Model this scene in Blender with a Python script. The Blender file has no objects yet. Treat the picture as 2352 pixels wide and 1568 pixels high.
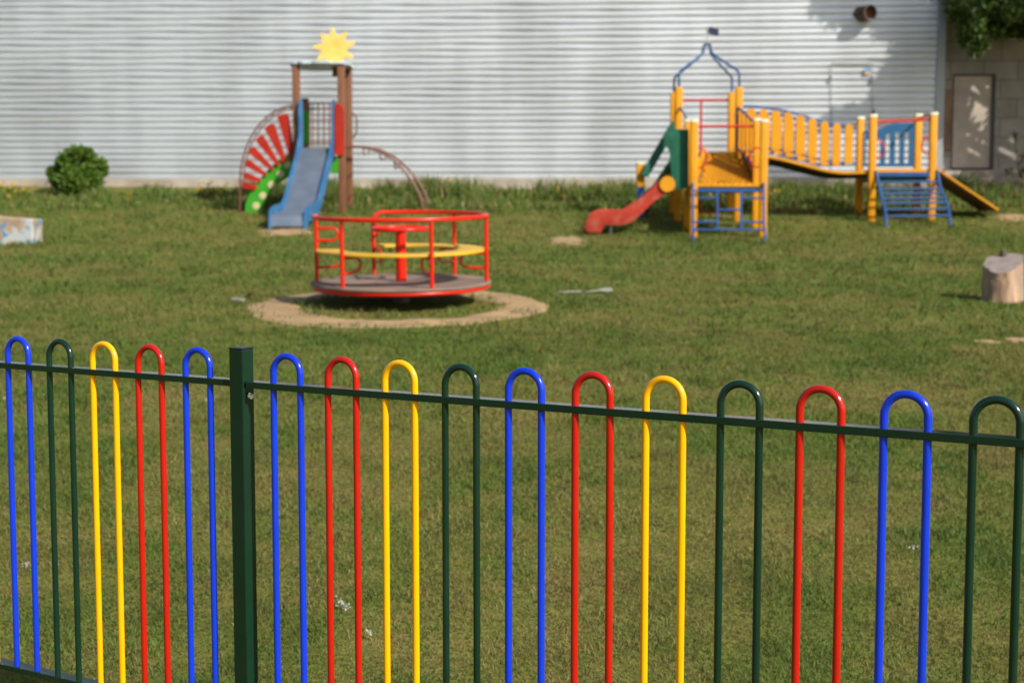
import bpy, bmesh, math, random
import numpy as np
from mathutils import Vector, Matrix
R = math.radians
random.seed(7)
rng = np.random.default_rng(11)
scene = bpy.context.scene
COL = scene.collection
PI = math.pi

# ------------------------------------------------------------------ camera
CAMZ, FPX, PITCH = 1.52, 3267.0, 0.0843
cam_d = bpy.data.cameras.new("camera"); cam = bpy.data.objects.new("camera", cam_d); COL.objects.link(cam)
cam.location = (0, 0, CAMZ); cam.rotation_euler = (PI/2 - PITCH, 0, 0)
cam_d.sensor_width = 36; cam_d.lens = 50.0; cam_d.clip_end = 500; cam_d.clip_start = 0.05
cam_d.dof.use_dof = True; cam_d.dof.focus_distance = 3.65; cam_d.dof.aperture_fstop = 4.0; cam_d.dof.aperture_blades = 7
scene.camera = cam
# ------------------------------------------------------------------ light
SUN_AZ, SUN_EL = 47.0, 37.0
w = bpy.data.worlds.new("World"); scene.world = w; w.use_nodes = True
nt = w.node_tree; bg = nt.nodes["Background"]
sky = nt.nodes.new("ShaderNodeTexSky"); sky.sky_type = 'NISHITA'; sky.sun_disc = False
sky.sun_elevation = R(SUN_EL); sky.sun_rotation = R(180 - SUN_AZ); sky.dust_density = 2.0; sky.air_density = 1.0
nt.links.new(sky.outputs[0], bg.inputs[0]); bg.inputs[1].default_value = 0.08
sd = bpy.data.lights.new("sun", 'SUN'); sd.energy = 3.8; sd.angle = R(0.5); sd.color = (1.0, 0.945, 0.86)
so = bpy.data.objects.new("sun", sd); COL.objects.link(so)
tosun = Vector((math.sin(R(SUN_AZ))*math.cos(R(SUN_EL)), -math.cos(R(SUN_AZ))*math.cos(R(SUN_EL)), math.sin(R(SUN_EL))))
so.rotation_euler = tosun.to_track_quat('Z', 'Y').to_euler(); so.location = (12, -8, 14)
scene.view_settings.view_transform = 'Standard'; scene.view_settings.look = 'None'
scene.view_settings.exposure = 0.75; scene.view_settings.gamma = 1.0
scene.render.engine = 'CYCLES'
scene.cycles.use_denoising = True
scene.cycles.max_bounces = 6

# ------------------------------------------------------------------ helpers
CT, ST = math.cos(PITCH), math.sin(PITCH)
def P(x, y, d):
    """world point seen at photo position (x, y) (2352x1568 frame), d metres ahead of the camera"""
    u = (x - 1176)/FPX; v = (784 - y)/FPX
    up = v*CT - ST; fw = CT + v*ST
    return Vector((u*d/fw, d, CAMZ + up*d/fw))
def Za(zx, zy): return ((560 + zx/2.7036)*.91875, (40 + zy/2.7036)*.91875)      # slide tower study
def Zb(zx, zy): return ((1420 + zx/2.613)*.91875, (40 + zy/2.613)*.91875)       # castle study
def Zc(zx, zy): return ((1840 + zx/3.267)*.91875, (220 + zy/3.267)*.91875)      # bridge study
def PA(zx, zy, d): return P(*Za(zx, zy), d)
def PB(zx, zy, d): return P(*Zb(zx, zy), d)
def PC(zx, zy, d): return P(*Zc(zx, zy), d)

GD = [-60, -4, 4.5, 7, 10, 15, 20, 24, 25, 26, 27, 28, 30, 32, 34, 90]
GZ = [-.3, -.10, -.10, .07, .30, .66, .99, 1.26, 1.39, 1.53, 1.66, 1.79, 2.06, 2.33, 2.45, 2.6]
def _tang():
    m = []
    n = len(GD)
    s = [(GZ[i+1]-GZ[i])/(GD[i+1]-GD[i]) for i in range(n-1)]
    for i in range(n):
        m.append(s[0] if i == 0 else s[-1] if i == n-1 else (0 if s[i-1]*s[i] <= 0 else 2*s[i-1]*s[i]/(s[i-1]+s[i])))
    return np.array(m)
GDn, GZn, GMn = np.array(GD, float), np.array(GZ, float), _tang()
def vnoise(x, y, seed=0):
    x = np.asarray(x, float); y = np.asarray(y, float)
    xi = np.floor(x).astype(np.int64); yi = np.floor(y).astype(np.int64)
    fx = x - xi; fy = y - yi; fx = fx*fx*(3-2*fx); fy = fy*fy*(3-2*fy)
    def h(a, b):
        n = (a*374761393 + b*668265263 + seed*974711) & 0x7fffffff
        n = ((n ^ (n >> 13))*1274126177) & 0x7fffffff
        return ((n ^ (n >> 16)) & 0xffff)/65535.0
    return (h(xi, yi)*(1-fx)+h(xi+1, yi)*fx)*(1-fy)+(h(xi, yi+1)*(1-fx)+h(xi+1, yi+1)*fx)*fy
def ground(x, y):
    x = np.asarray(x, float); y = np.asarray(y, float)
    yc = np.clip(y, GD[0], GD[-1]-1e-6)
    i = np.clip(np.searchsorted(GDn, yc, side='right')-1, 0, len(GD)-2)
    h = GDn[i+1]-GDn[i]; t = (yc-GDn[i])/h
    z = (2*t**3-3*t**2+1)*GZn[i]+(t**3-2*t**2+t)*h*GMn[i]+(-2*t**3+3*t**2)*GZn[i+1]+(t**3-t**2)*h*GMn[i+1]
    s = np.clip((x-8)/2.5, 0, 1); s = s*s*(3-2*s)
    q = np.clip((y-24.5)/2, 0, 1)*np.clip((30.5-y)/2, 0, 1)
    z = z + .07*s*q
    z = z + .03*(vnoise(x*.55+3, y*.55, 1)-.5)*np.clip((y-5)/3, 0, 1) + .012*(vnoise(x*1.7, y*1.7, 2)-.5)
    return z
def gz(x, y): return float(ground(x, y))

def tag(o, label=None, cat=None, group=None, kind=None):
    if label: o['label'] = label
    if cat: o['category'] = cat
    if group: o['group'] = group
    if kind: o['kind'] = kind
    return o
ORG = {}
def thing(name, loc, label, cat, group=None):
    o = bpy.data.objects.new(name, None); COL.objects.link(o); o.location = loc; o.empty_display_size = .2
    ORG[o.name] = Vector(loc)
    return tag(o, label, cat, group)

class MB:
    def __init__(s): s.v = []; s.f = []
    def add(s, vs, fs):
        b = len(s.v); s.v += [Vector(q) for q in vs]; s.f += [tuple(b+i for i in f) for f in fs]; return s
    def box(s, c, size, m=None):
        c = Vector(c); hx, hy, hz = [q/2 for q in size]
        vs = [Vector((x, y, z)) for x in (-hx, hx) for y in (-hy, hy) for z in (-hz, hz)]
        if m is not None: vs = [m @ q for q in vs]
        return s.add([c+q for q in vs], [(0, 1, 3, 2), (4, 6, 7, 5), (0, 4, 5, 1), (2, 3, 7, 6), (0, 2, 6, 4), (1, 5, 7, 3)])
    def bar(s, a, b, wd, ht, up=(0, 0, 1)):
        a = Vector(a); b = Vector(b); d = b-a; L = d.length; d.normalize()
        x = d.cross(Vector(up)).normalized(); z = x.cross(d)
        m = Matrix((x, d, z)).transposed()
        return s.box((a+b)/2, (wd, L, ht), m)
    def tube(s, pts, r, n=10, closed=False):
        pts = [Vector(p) for p in pts]; k = len(pts)
        tang = []
        for i in range(k):
            if closed: t = pts[(i+1) % k]-pts[i-1]
            else: t = pts[min(i+1, k-1)]-pts[max(i-1, 0)]
            tang.append(t.normalized())
        nrm = tang[0].orthogonal().normalized(); vs = []; fs = []
        for i in range(k):
            t = tang[i]; nrm = (nrm - t*nrm.dot(t)).normalized(); b = t.cross(nrm)
            rr = r[i] if isinstance(r, (list, tuple)) else r
            vs += [pts[i]+(nrm*math.cos(2*PI*j/n)+b*math.sin(2*PI*j/n))*rr for j in range(n)]
        for i in range(k if closed else k-1):
            i2 = (i+1) % k
            for j in range(n):
                fs.append((i*n+j, i*n+(j+1) % n, i2*n+(j+1) % n, i2*n+j))
        if not closed:
            fs.append(tuple(range(n-1, -1, -1))); fs.append(tuple((k-1)*n+j for j in range(n)))
        return s.add(vs, fs)
    def prism(s, pts, ext):
        pts = [Vector(p) for p in pts]; ext = Vector(ext); n = len(pts)
        fs = [tuple(range(n)), tuple(range(2*n-1, n-1, -1))] + [(i, i+n, (i+1) % n+n, (i+1) % n) for i in range(n)]
        return s.add(pts+[p+ext for p in pts], fs)
    def lathe(s, prof, c, n=32, axis=None):
        c = Vector(c); k = len(prof); vs = []
        for (r, z) in prof:
            for j in range(n):
                q = Vector((r*math.cos(2*PI*j/n), r*math.sin(2*PI*j/n), z))
                if axis is not None: q = axis @ q
                vs.append(c+q)
        fs = [(i*n+j, i*n+(j+1) % n, (i+1)*n+(j+1) % n, (i+1)*n+j) for i in range(k-1) for j in range(n)]
        fs.append(tuple(range(n-1, -1, -1))); fs.append(tuple((k-1)*n+j for j in range(n)))
        return s.add(vs, fs)
    def arc_plate(s, ri, ro, z0, z1, a0, a1, n=48):
        vs = []; fs = []
        for i in range(n+1):
            a = a0+(a1-a0)*i/n; c, q = math.cos(a), math.sin(a)
            vs += [(ri*c, ri*q, z0), (ro*c, ro*q, z0), (ro*c, ro*q, z1), (ri*c, ri*q, z1)]
        for i in range(n):
            b = 4*i
            for e in range(4): fs.append((b+e, b+(e+1) % 4, b+4+(e+1) % 4, b+4+e))
        fs += [(3, 2, 1, 0), (4*n, 4*n+1, 4*n+2, 4*n+3)]
        return s.add(vs, fs)
    def build(s, name, mat, parent=None, smooth=True, bevel=0, local=False, org=None):
        me = bpy.data.meshes.new(name)
        root = parent
        while root is not None and root.parent is not None: root = root.parent
        o = Vector((0, 0, 0))
        if org is not None: o = Vector(org)
        elif root is not None and not local: o = ORG[root.name]
        me.from_pydata([tuple(q-o) for q in s.v], [], s.f)
        bm = bmesh.new(); bm.from_mesh(me)
        bmesh.ops.recalc_face_normals(bm, faces=bm.faces)
        if bevel:
            es = [e for e in bm.edges if len(e.link_faces) == 2 and e.calc_face_angle(0) > .6]
            bmesh.ops.bevel(bm, geom=es, offset=bevel, segments=2, profile=.5, affect='EDGES', clamp_overlap=True)
        for f in bm.faces: f.smooth = smooth
        for e in bm.edges:
            if len(e.link_faces) == 2 and e.calc_face_angle(0) > R(38): e.smooth = False
        bm.to_mesh(me); bm.free()
        me.materials.append(mat)
        ob = bpy.data.objects.new(name, me); COL.objects.link(ob)
        if parent is not None: ob.parent = parent
        elif org is not None:
            ob.location = org; ORG[ob.name] = Vector(org)
        return ob

def np_mesh(name, verts, quads, tris, cols, mat):
    me = bpy.data.meshes.new(name)
    nq, ntr = len(quads), len(tris)
    me.vertices.add(len(verts)); me.vertices.foreach_set("co", np.asarray(verts, np.float32).ravel())
    li = np.concatenate([np.asarray(quads, np.int32).ravel(), np.asarray(tris, np.int32).ravel()]).astype(np.int32)
    me.loops.add(len(li)); me.loops.foreach_set("vertex_index", li)
    me.polygons.add(nq+ntr)
    st = np.concatenate([np.arange(nq)*4, nq*4+np.arange(ntr)*3]).astype(np.int32)
    me.polygons.foreach_set("loop_start", st)
    me.update(calc_edges=True)
    if cols is not None:
        at = me.attributes.new("Col", 'FLOAT_COLOR', 'POINT')
        c4 = np.ones((len(verts), 4), np.float32); c4[:, :3] = cols
        at.data.foreach_set("color", c4.ravel())
    me.materials.append(mat); me.validate()
    o = bpy.data.objects.new(name, me); COL.objects.link(o)
    return o

def bez(pts, n=6):
    """Catmull-Rom through the points"""
    pts = [Vector(p) for p in pts]; out = []
    for i in range(len(pts)-1):
        p0 = pts[max(i-1, 0)]; p1 = pts[i]; p2 = pts[i+1]; p3 = pts[min(i+2, len(pts)-1)]
        for k in range(n):
            t = k/n
            out.append(.5*((2*p1)+(p2-p0)*t+(2*p0-5*p1+4*p2-p3)*t*t+(-p0+3*p1-3*p2+p3)*t**3))
    return out+[pts[-1]]

# ------------------------------------------------------------------ materials
def srgb(r, g, b):
    f = lambda c: (c/255/12.92) if c/255 <= .04045 else ((c/255+.055)/1.055)**2.4
    return (f(r), f(g), f(b))
def mat(name, base, rough=.5, var=.12, scale=8, metal=0, bump=0, bscale=60, dirt=None, dirt_amt=.3, dscale=3, spec=.5, stretch=None):
    m = bpy.data.materials.new(name); m.use_nodes = True
    t = m.node_tree; b = t.nodes["Principled BSDF"]; N = t.nodes.new; L = t.links.new
    tc = N("ShaderNodeTexCoord"); co = tc.outputs["Object"]
    if stretch:
        mp = N("ShaderNodeMapping"); mp.inputs["Scale"].default_value = stretch; L(co, mp.inputs[0]); co = mp.outputs[0]
    n1 = N("ShaderNodeTexNoise"); n1.inputs["Scale"].default_value = scale; n1.inputs["Detail"].default_value = 5; L(co, n1.inputs["Vector"])
    r1 = N("ShaderNodeMapRange"); r1.inputs[1].default_value = .3; r1.inputs[2].default_value = .7
    r1.inputs[3].default_value = 1-var; r1.inputs[4].default_value = 1+var; L(n1.outputs[0], r1.inputs[0])
    mul = N("ShaderNodeMix"); mul.data_type = 'RGBA'; mul.blend_type = 'MULTIPLY'; mul.inputs[0].default_value = 1
    mul.inputs[6].default_value = (*base, 1); L(r1.outputs[0], mul.inputs[7])
    out = mul.outputs[2]
    if dirt:
        n2 = N("ShaderNodeTexNoise"); n2.inputs["Scale"].default_value = dscale; n2.inputs["Detail"].default_value = 6; L(co, n2.inputs["Vector"])
        r2 = N("ShaderNodeMapRange"); r2.inputs[1].default_value = .48; r2.inputs[2].default_value = .7; r2.inputs[4].default_value = dirt_amt
        L(n2.outputs[0], r2.inputs[0])
        mx = N("ShaderNodeMix"); mx.data_type = 'RGBA'; L(r2.outputs[0], mx.inputs[0]); L(out, mx.inputs[6]); mx.inputs[7].default_value = (*dirt, 1)
        out = mx.outputs[2]
    L(out, b.inputs["Base Color"])
    rr = N("ShaderNodeMapRange"); rr.inputs[3].default_value = max(rough-.08, .05); rr.inputs[4].default_value = min(rough+.1, 1)
    L(n1.outputs[0], rr.inputs[0]); L(rr.outputs[0], b.inputs["Roughness"])
    b.inputs["Metallic"].default_value = metal
    b.inputs["Specular IOR Level"].default_value = spec
    if bump:
        n3 = N("ShaderNodeTexNoise"); n3.inputs["Scale"].default_value = bscale; n3.inputs["Detail"].default_value = 4; L(co, n3.inputs["Vector"])
        bp = N("ShaderNodeBump"); bp.inputs["Strength"].default_value = bump; bp.inputs["Distance"].default_value = .01
        L(n3.outputs[0], bp.inputs["Height"]); L(bp.outputs[0], b.inputs["Normal"])
    return m
def leaf_mat(name, trans=.3, rough=.6):
    m = bpy.data.materials.new(name); m.use_nodes = True
    t = m.node_tree; b = t.nodes["Principled BSDF"]; N = t.nodes.new; L = t.links.new
    a = N("ShaderNodeAttribute"); a.attribute_name = "Col"
    L(a.outputs["Color"], b.inputs["Base Color"]); b.inputs["Roughness"].default_value = rough; b.inputs["Specular IOR Level"].default_value = .25
    tr = N("ShaderNodeBsdfTranslucent"); L(a.outputs["Color"], tr.inputs[0])
    mx = N("ShaderNodeMixShader"); mx.inputs[0].default_value = trans
    L(b.outputs[0], mx.inputs[1]); L(tr.outputs[0], mx.inputs[2]); L(mx.outputs[0], t.nodes["Material Output"].inputs[0])
    return m
M = {}
M['fblue'] = mat('blue_powder_coat', (.005, .034, .52), .16, .05, 14, bump=.03, bscale=220)
M['fred'] = mat('red_powder_coat', (.43, .009, .004), .16, .05, 14, bump=.03, bscale=220)
M['fyel'] = mat('yellow_powder_coat', (.88, .40, .002), .16, .04, 14, bump=.03, bscale=220)
M['fgrn'] = mat('green_powder_coat', (.004, .024, .013), .12, .10, 9, bump=.012, bscale=200, dirt=(.03, .04, .03), dirt_amt=.10, dscale=5)
M['cap'] = mat('black_plastic', (.012, .012, .014), .35, .1, 30)
M['zinc'] = mat('zinc_bolt', (.75, .74, .70), .18, .05, 60, metal=1)
M['mred'] = mat('roundabout_red_paint', (.60, .014, .003), .30, .08, 6, dirt=(.22, .03, .015), dirt_amt=.25, spec=.35)
M['myel'] = mat('roundabout_seat_yellow', (.62, .36, .012), .4, .10, 5, dirt=(.38, .28, .09), dirt_amt=.45, spec=.3)
M['deck'] = mat('weathered_plywood', (.205, .14, .10), .8, .22, 5, bump=.2, bscale=40, dirt=(.10, .085, .075), dirt_amt=.5, dscale=2)
M['steel'] = mat('dark_steel', (.12, .12, .12), .5, .1, 20, metal=.6)
M['postwood'] = mat('brown_timber', (.155, .060, .024), .75, .22, 6, bump=.15, bscale=30, stretch=(6, 6, .8))
M['brown'] = mat('brown_steel_tube', (.135, .042, .026), .5, .15, 9)
M['tblue'] = mat('slide_side_blue', (.022, .105, .235), .5, .14, 4, dirt=(.12, .22, .34), dirt_amt=.4, spec=.25)
M['chute'] = mat('steel_chute', (.29, .34, .41), .30, .14, 3, metal=.75)
M['tred'] = mat('board_red', (.34, .020, .009), .5, .18, 4, dirt=(.20, .03, .016), dirt_amt=.4, spec=.2)
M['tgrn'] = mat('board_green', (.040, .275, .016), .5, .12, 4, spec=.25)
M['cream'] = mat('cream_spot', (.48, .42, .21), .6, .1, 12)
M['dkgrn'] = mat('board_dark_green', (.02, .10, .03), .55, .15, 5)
M['sunpl'] = mat('sun_plate_yellow', (.78, .50, .11), .55, .08, 5, dirt=(.70, .32, .07), dirt_amt=.55, dscale=4)
M['cloud'] = mat('cloud_roof_board', (.34, .40, .42), .6, .2, 4, dirt=(.66, .82, .86), dirt_amt=1.0, dscale=3.2)
M['cyel'] = mat('castle_yellow', (.61, .262, .004), .55, .12, 4, dirt=(.47, .19, .008), dirt_amt=.5, dscale=2, spec=.25)
M['cwhite'] = mat('white_post_cap', (.70, .65, .44), .5, .05, 12)
M['cblue'] = mat('castle_blue_steel', (.014, .072, .225), .45, .12, 7, spec=.3)
M['pblue'] = mat('castle_blue_board', (.012, .085, .20), .5, .14, 5, spec=.3)
M['cred'] = mat('castle_red_tube', (.46, .018, .014), .4, .1, 7, spec=.3)
M['cgrn'] = mat('castle_green_board', (.010, .095, .055), .5, .14, 5, dirt=(.03, .15, .09), dirt_amt=.5, spec=.25)
M['sred'] = mat('slide_red_plastic', (.34, .032, .015), .55, .16, 4, dirt=(.42, .13, .08), dirt_amt=.7, dscale=5, spec=.25)
M['flag'] = mat('flag_navy', (.005, .011, .05), .6, .08, 8)
M['galv'] = mat('galvanised_tube', (.38, .39, .40), .45, .1, 20, metal=.5)
M['dkbrn'] = mat('dark_brown_plywood', (.12, .055, .022), .75, .2, 5)
M['net'] = mat('ramp_brown_yellow', (.20, .105, .014), .7, .2, 9)
M['concrete'] = mat('concrete_footing', (.38, .33, .27), .85, .18, 3, bump=.3, bscale=18, dirt=(.16, .10, .07), dirt_amt=.6, dscale=1.1)
M['trim'] = mat('corner_trim', (.36, .385, .40), .45, .06, 3, metal=.4)
M['seam'] = mat('dark_seam', (.24, .23, .22), .6, .1, 6)
M['rust'] = mat('rusty_vent_pipe', (.10, .05, .035), .7, .35, 14, dirt=(.18, .17, .165), dirt_amt=.7, dscale=6)
M['rustin'] = mat('rust_inside', (.13, .045, .022), .8, .3, 14)
M['doorgrey'] = mat('grey_brown_door', (.40, .33, .265), .6, .16, 2, dirt=(.27, .24, .21), dirt_amt=.5, dscale=1.5)
M['frame'] = mat('dark_door_frame', (.05, .04, .035), .6, .15, 6)
M['rustboard'] = mat('brown_board', (.20, .12, .075), .8, .4, 3, stretch=(2, 2, .6))
M['bark'] = mat('bark', (.09, .065, .045), .9, .3, 6, bump=.6, bscale=16, stretch=(3, 3, .6))
M['stumpside'] = mat('stripped_log', (.36, .23, .14), .8, .3, 7, bump=.6, bscale=20, dirt=(.20, .165, .14), dirt_amt=.75, dscale=4, stretch=(2.2, 2.2, .6))
M['stumptop'] = mat('weathered_cut_wood', (.23, .19, .165), .85, .22, 12, bump=.3, bscale=50)
M['paper'] = mat('crumpled_white_plastic', (.17, .17, .145), .75, .25, 30)
M['sand'] = mat('sand', (.31, .205, .098), .95, .18, 3.5, bump=.5, bscale=26, dirt=(.20, .135, .07), dirt_amt=.55, dscale=2.2)
M['grass'] = leaf_mat('grass_blades', .32, .6)
M['leaf'] = leaf_mat('foliage', .30, .5)
M['blanket'] = None

def ground_material():
    m = bpy.data.materials.new('lawn_soil'); m.use_nodes = True
    t = m.node_tree; b = t.nodes["Principled BSDF"]; N = t.nodes.new; L = t.links.new
    tc = N("ShaderNodeTexCoord")
    def noise(sc, det=5, ro=.6):
        n = N("ShaderNodeTexNoise"); n.inputs["Scale"].default_value = sc; n.inputs["Detail"].default_value = det
        n.inputs["Roughness"].default_value = ro; L(tc.outputs["Object"], n.inputs["Vector"]); return n
    r = N("ShaderNodeValToRGB"); e = r.color_ramp.elements
    e[0].position = .30; e[0].color = (.060, .080, .014, 1); e[1].position = .72; e[1].color = (.19, .135, .048, 1)
    k = r.color_ramp.elements.new(.5); k.color = (.12, .125, .026, 1)
    n1 = noise(1.3, 8, .72); L(n1.outputs[0], r.inputs[0])
    n2 = noise(34, 4)
    r2 = N("ShaderNodeMapRange"); r2.inputs[1].default_value = .3; r2.inputs[2].default_value = .7; r2.inputs[3].default_value = .62; r2.inputs[4].default_value = 1.3
    L(n2.outputs[0], r2.inputs[0])
    mul = N("ShaderNodeMix"); mul.data_type = 'RGBA'; mul.blend_type = 'MULTIPLY'; mul.inputs[0].default_value = 1
    L(r.outputs[0], mul.inputs[6]); L(r2.outputs[0], mul.inputs[7]); L(mul.outputs[2], b.inputs["Base Color"])
    b.inputs["Roughness"].default_value = .95; b.inputs["Specular IOR Level"].default_value = .1
    bp = N("ShaderNodeBump"); bp.inputs["Strength"].default_value = .6; bp.inputs["Distance"].default_value = .03
    L(n2.outputs[0], bp.inputs["Height"]); L(bp.outputs[0], b.inputs["Normal"])
    return m
def siding_material():
    m = bpy.data.materials.new('metal_siding'); m.use_nodes = True
    t = m.node_tree; b = t.nodes["Principled BSDF"]; N = t.nodes.new; L = t.links.new
    tc = N("ShaderNodeTexCoord")
    n = N("ShaderNodeTexNoise"); n.inputs["Scale"].default_value = .6; n.inputs["Detail"].default_value = 6; L(tc.outputs["Object"], n.inputs["Vector"])
    mp = N("ShaderNodeMapping"); mp.inputs["Scale"].default_value = (1.6, 1.6, .25); L(tc.outputs["Object"], mp.inputs[0])
    n2 = N("ShaderNodeTexNoise"); n2.inputs["Scale"].default_value = .8; n2.inputs["Detail"].default_value = 5; L(mp.outputs[0], n2.inputs["Vector"])
    mu = N("ShaderNodeMath"); mu.operation = 'MULTIPLY'; L(n.outputs[0], mu.inputs[0]); L(n2.outputs[0], mu.inputs[1])
    r = N("ShaderNodeValToRGB"); e = r.color_ramp.elements
    e[0].position = .12; e[0].color = (.59, .605, .61, 1); e[1].position = .34; e[1].color = (.75, .775, .79, 1)
    L(mu.outputs[0], r.inputs[0]); L(r.outputs[0], b.inputs["Base Color"])
    b.inputs["Metallic"].default_value = .76; b.inputs["Roughness"].default_value = .47
    return m
M['ground'] = ground_material(); M['siding'] = siding_material()
def block_material():
    m = mat('concrete_blocks', (.29, .265, .235), .9, .18, 2.2, bump=.3, bscale=14, dirt=(.42, .37, .30), dirt_amt=.6, dscale=1.2)
    t = m.node_tree; b = t.nodes["Principled BSDF"]; N = t.nodes.new; L = t.links.new
    src = b.inputs["Base Color"].links[0].from_socket
    tc = N("ShaderNodeTexCoord"); mp = N("ShaderNodeMapping"); mp.inputs["Rotation"].default_value = (R(90), 0, 0); L(tc.outputs["Object"], mp.inputs[0])
    br = N("ShaderNodeTexBrick"); br.inputs["Scale"].default_value = 1; br.inputs["Brick Width"].default_value = .72; br.inputs["Row Height"].default_value = .40
    br.inputs["Mortar Size"].default_value = .010; br.inputs["Color1"].default_value = (1, 1, 1, 1); br.inputs["Color2"].default_value = (.84, .83, .8, 1)
    br.inputs["Mortar"].default_value = (.42, .4, .38, 1); L(mp.outputs[0], br.inputs["Vector"])
    mul = N("ShaderNodeMix"); mul.data_type = 'RGBA'; mul.blend_type = 'MULTIPLY'; mul.inputs[0].default_value = 1
    L(src, mul.inputs[6]); L(br.outputs[0], mul.inputs[7]); L(mul.outputs[2], b.inputs["Base Color"])
    return m
M['block'] = block_material()
def paintblock_material():
    m = mat('painted_concrete', (.30, .22, .14), .9, .3, 5, bump=.3, bscale=30)
    t = m.node_tree; b = t.nodes["Principled BSDF"]; N = t.nodes.new; L = t.links.new
    src = b.inputs["Base Color"].links[0].from_socket
    tc = N("ShaderNodeTexCoord")
    for (sc, lo, hi, col, off) in ((4.2, .50, .56, (.36, .38, .37, 1), 0), (5.0, .56, .60, (.07, .20, .34, 1), 3.7), (7, .62, .66, (.28, .26, .30, 1), 8.1)):
        mp = N("ShaderNodeMapping"); mp.inputs["Location"].default_value = (off, off*.7, off*.3); L(tc.outputs["Object"], mp.inputs[0])
        n = N("ShaderNodeTexNoise"); n.inputs["Scale"].default_value = sc; n.inputs["Detail"].default_value = 3; L(mp.outputs[0], n.inputs["Vector"])
        r = N("ShaderNodeMapRange"); r.inputs[1].default_value = lo; r.inputs[2].default_value = hi; L(n.outputs[0], r.inputs[0])
        mx = N("ShaderNodeMix"); mx.data_type = 'RGBA'; L(r.outputs[0], mx.inputs[0]); L(src, mx.inputs[6]); mx.inputs[7].default_value = col
        src = mx.outputs[2]
    L(src, b.inputs["Base Color"])
    return m
M['paintblock'] = paintblock_material()

# ------------------------------------------------------------------ ground sheet
xs = np.concatenate([np.linspace(-180, -20, 17), np.arange(-19.5, 19.6, .3), np.linspace(20, 180, 17)])
ys = np.concatenate([np.linspace(-120, -5, 12), np.arange(-4, 34.2, .3), np.linspace(36, 220, 20)])
GX, GY = np.meshgrid(xs, ys)
GZv = ground(GX, np.clip(GY, -59, 89))
vv = np.stack([GX, GY, GZv], -1).reshape(-1, 3)
nx, ny = len(xs), len(ys)
ii, jj = np.meshgrid(np.arange(nx-1), np.arange(ny-1))
a = (jj*nx+ii).ravel()
go = np_mesh('ground', vv, np.stack([a, a+1, a+nx+1, a+nx], 1), np.zeros((0, 3)), None, M['ground'])
for p in go.data.polygons: p.use_smooth = True
tag(go, 'mown lawn with worn brownish patches rising gently to the metal hall', 'lawn', kind='structure')

MGX, MGY = P(918, 0, 15.0).x, 15.0
MGC = Vector((MGX, MGY, gz(MGX, MGY)))
SANDS = []            # (cx, cy, rx, ry, inner) used to keep blades away
def sand_sheet(name, cx, cy, rx, ry, inner=0, label='', seed=0, rag=.16, nseg=72):
    vs = []; fs = []; rings = 6
    for i in range(nseg):
        a_ = 2*PI*i/nseg
        j = 1+rag*(float(vnoise(math.cos(a_)*3+seed*7+20, math.sin(a_)*3+20, seed+5))-.5)*2*.7+rag*.35*(float(vnoise(i*.9, seed, 9))-.5)
        ji = 1+.10*(float(vnoise(math.cos(a_)*4+seed*5+40, math.sin(a_)*4+20, seed+8))-.5)*2+.05*(float(vnoise(i*.9, seed+3, 9))-.5)
        for k in range(rings+1):
            t = (inner*ji)+(1*j-inner*ji)*k/rings
            x = cx+rx*t*math.cos(a_); y = cy+ry*t*math.sin(a_)
            vs.append((x, y, gz(x, y)+.012*(1 if 0 < k < rings else -.6)))
    for i in range(nseg):
        for k in range(rings):
            p = i*(rings+1)+k; q = ((i+1) % nseg)*(rings+1)+k
            fs.append((p, p+1, q+1, q))
    o = MB().add(vs, fs).build(name, M['sand'])
    SANDS.append((cx, cy, rx, ry, inner))
    return tag(o, label, 'bare ground', kind='structure')
sand_sheet('sand_ring', MGX-.02, 14.76, 1.58, 1.60, .66, 'ring of bare pale sand worn around the red roundabout', 1, .06)
q = P(1302, 560, 23.2); sand_sheet('sand_patch', q.x, q.y, .34, .75, 0, 'small bare sand patch at the foot of the red plastic slide', 2, .5)
q = P(655, 540, 24.6); sand_sheet('sand_patch', q.x, q.y, .42, .5, 0, 'thin bare patch on the lawn below the blue slide run-out', 3, .5)
q = P(2330, 490, 26.2); sand_sheet('sand_patch', q.x, q.y, .42, .42, 0, 'bare sand patch at the low end of the plank ramp', 4, .4)
q = P(2260, 786, 12.4); sand_sheet('sand_patch', q.x, q.y, .12, .10, 0, 'pale sandy streak on the lawn below the log stump, left one', 5, .5)
q = P(2340, 783, 12.5); sand_sheet('sand_patch', q.x, q.y, .12, .13, 0, 'pale sandy streak on the lawn at the right edge below the stump', 6, .5)
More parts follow.
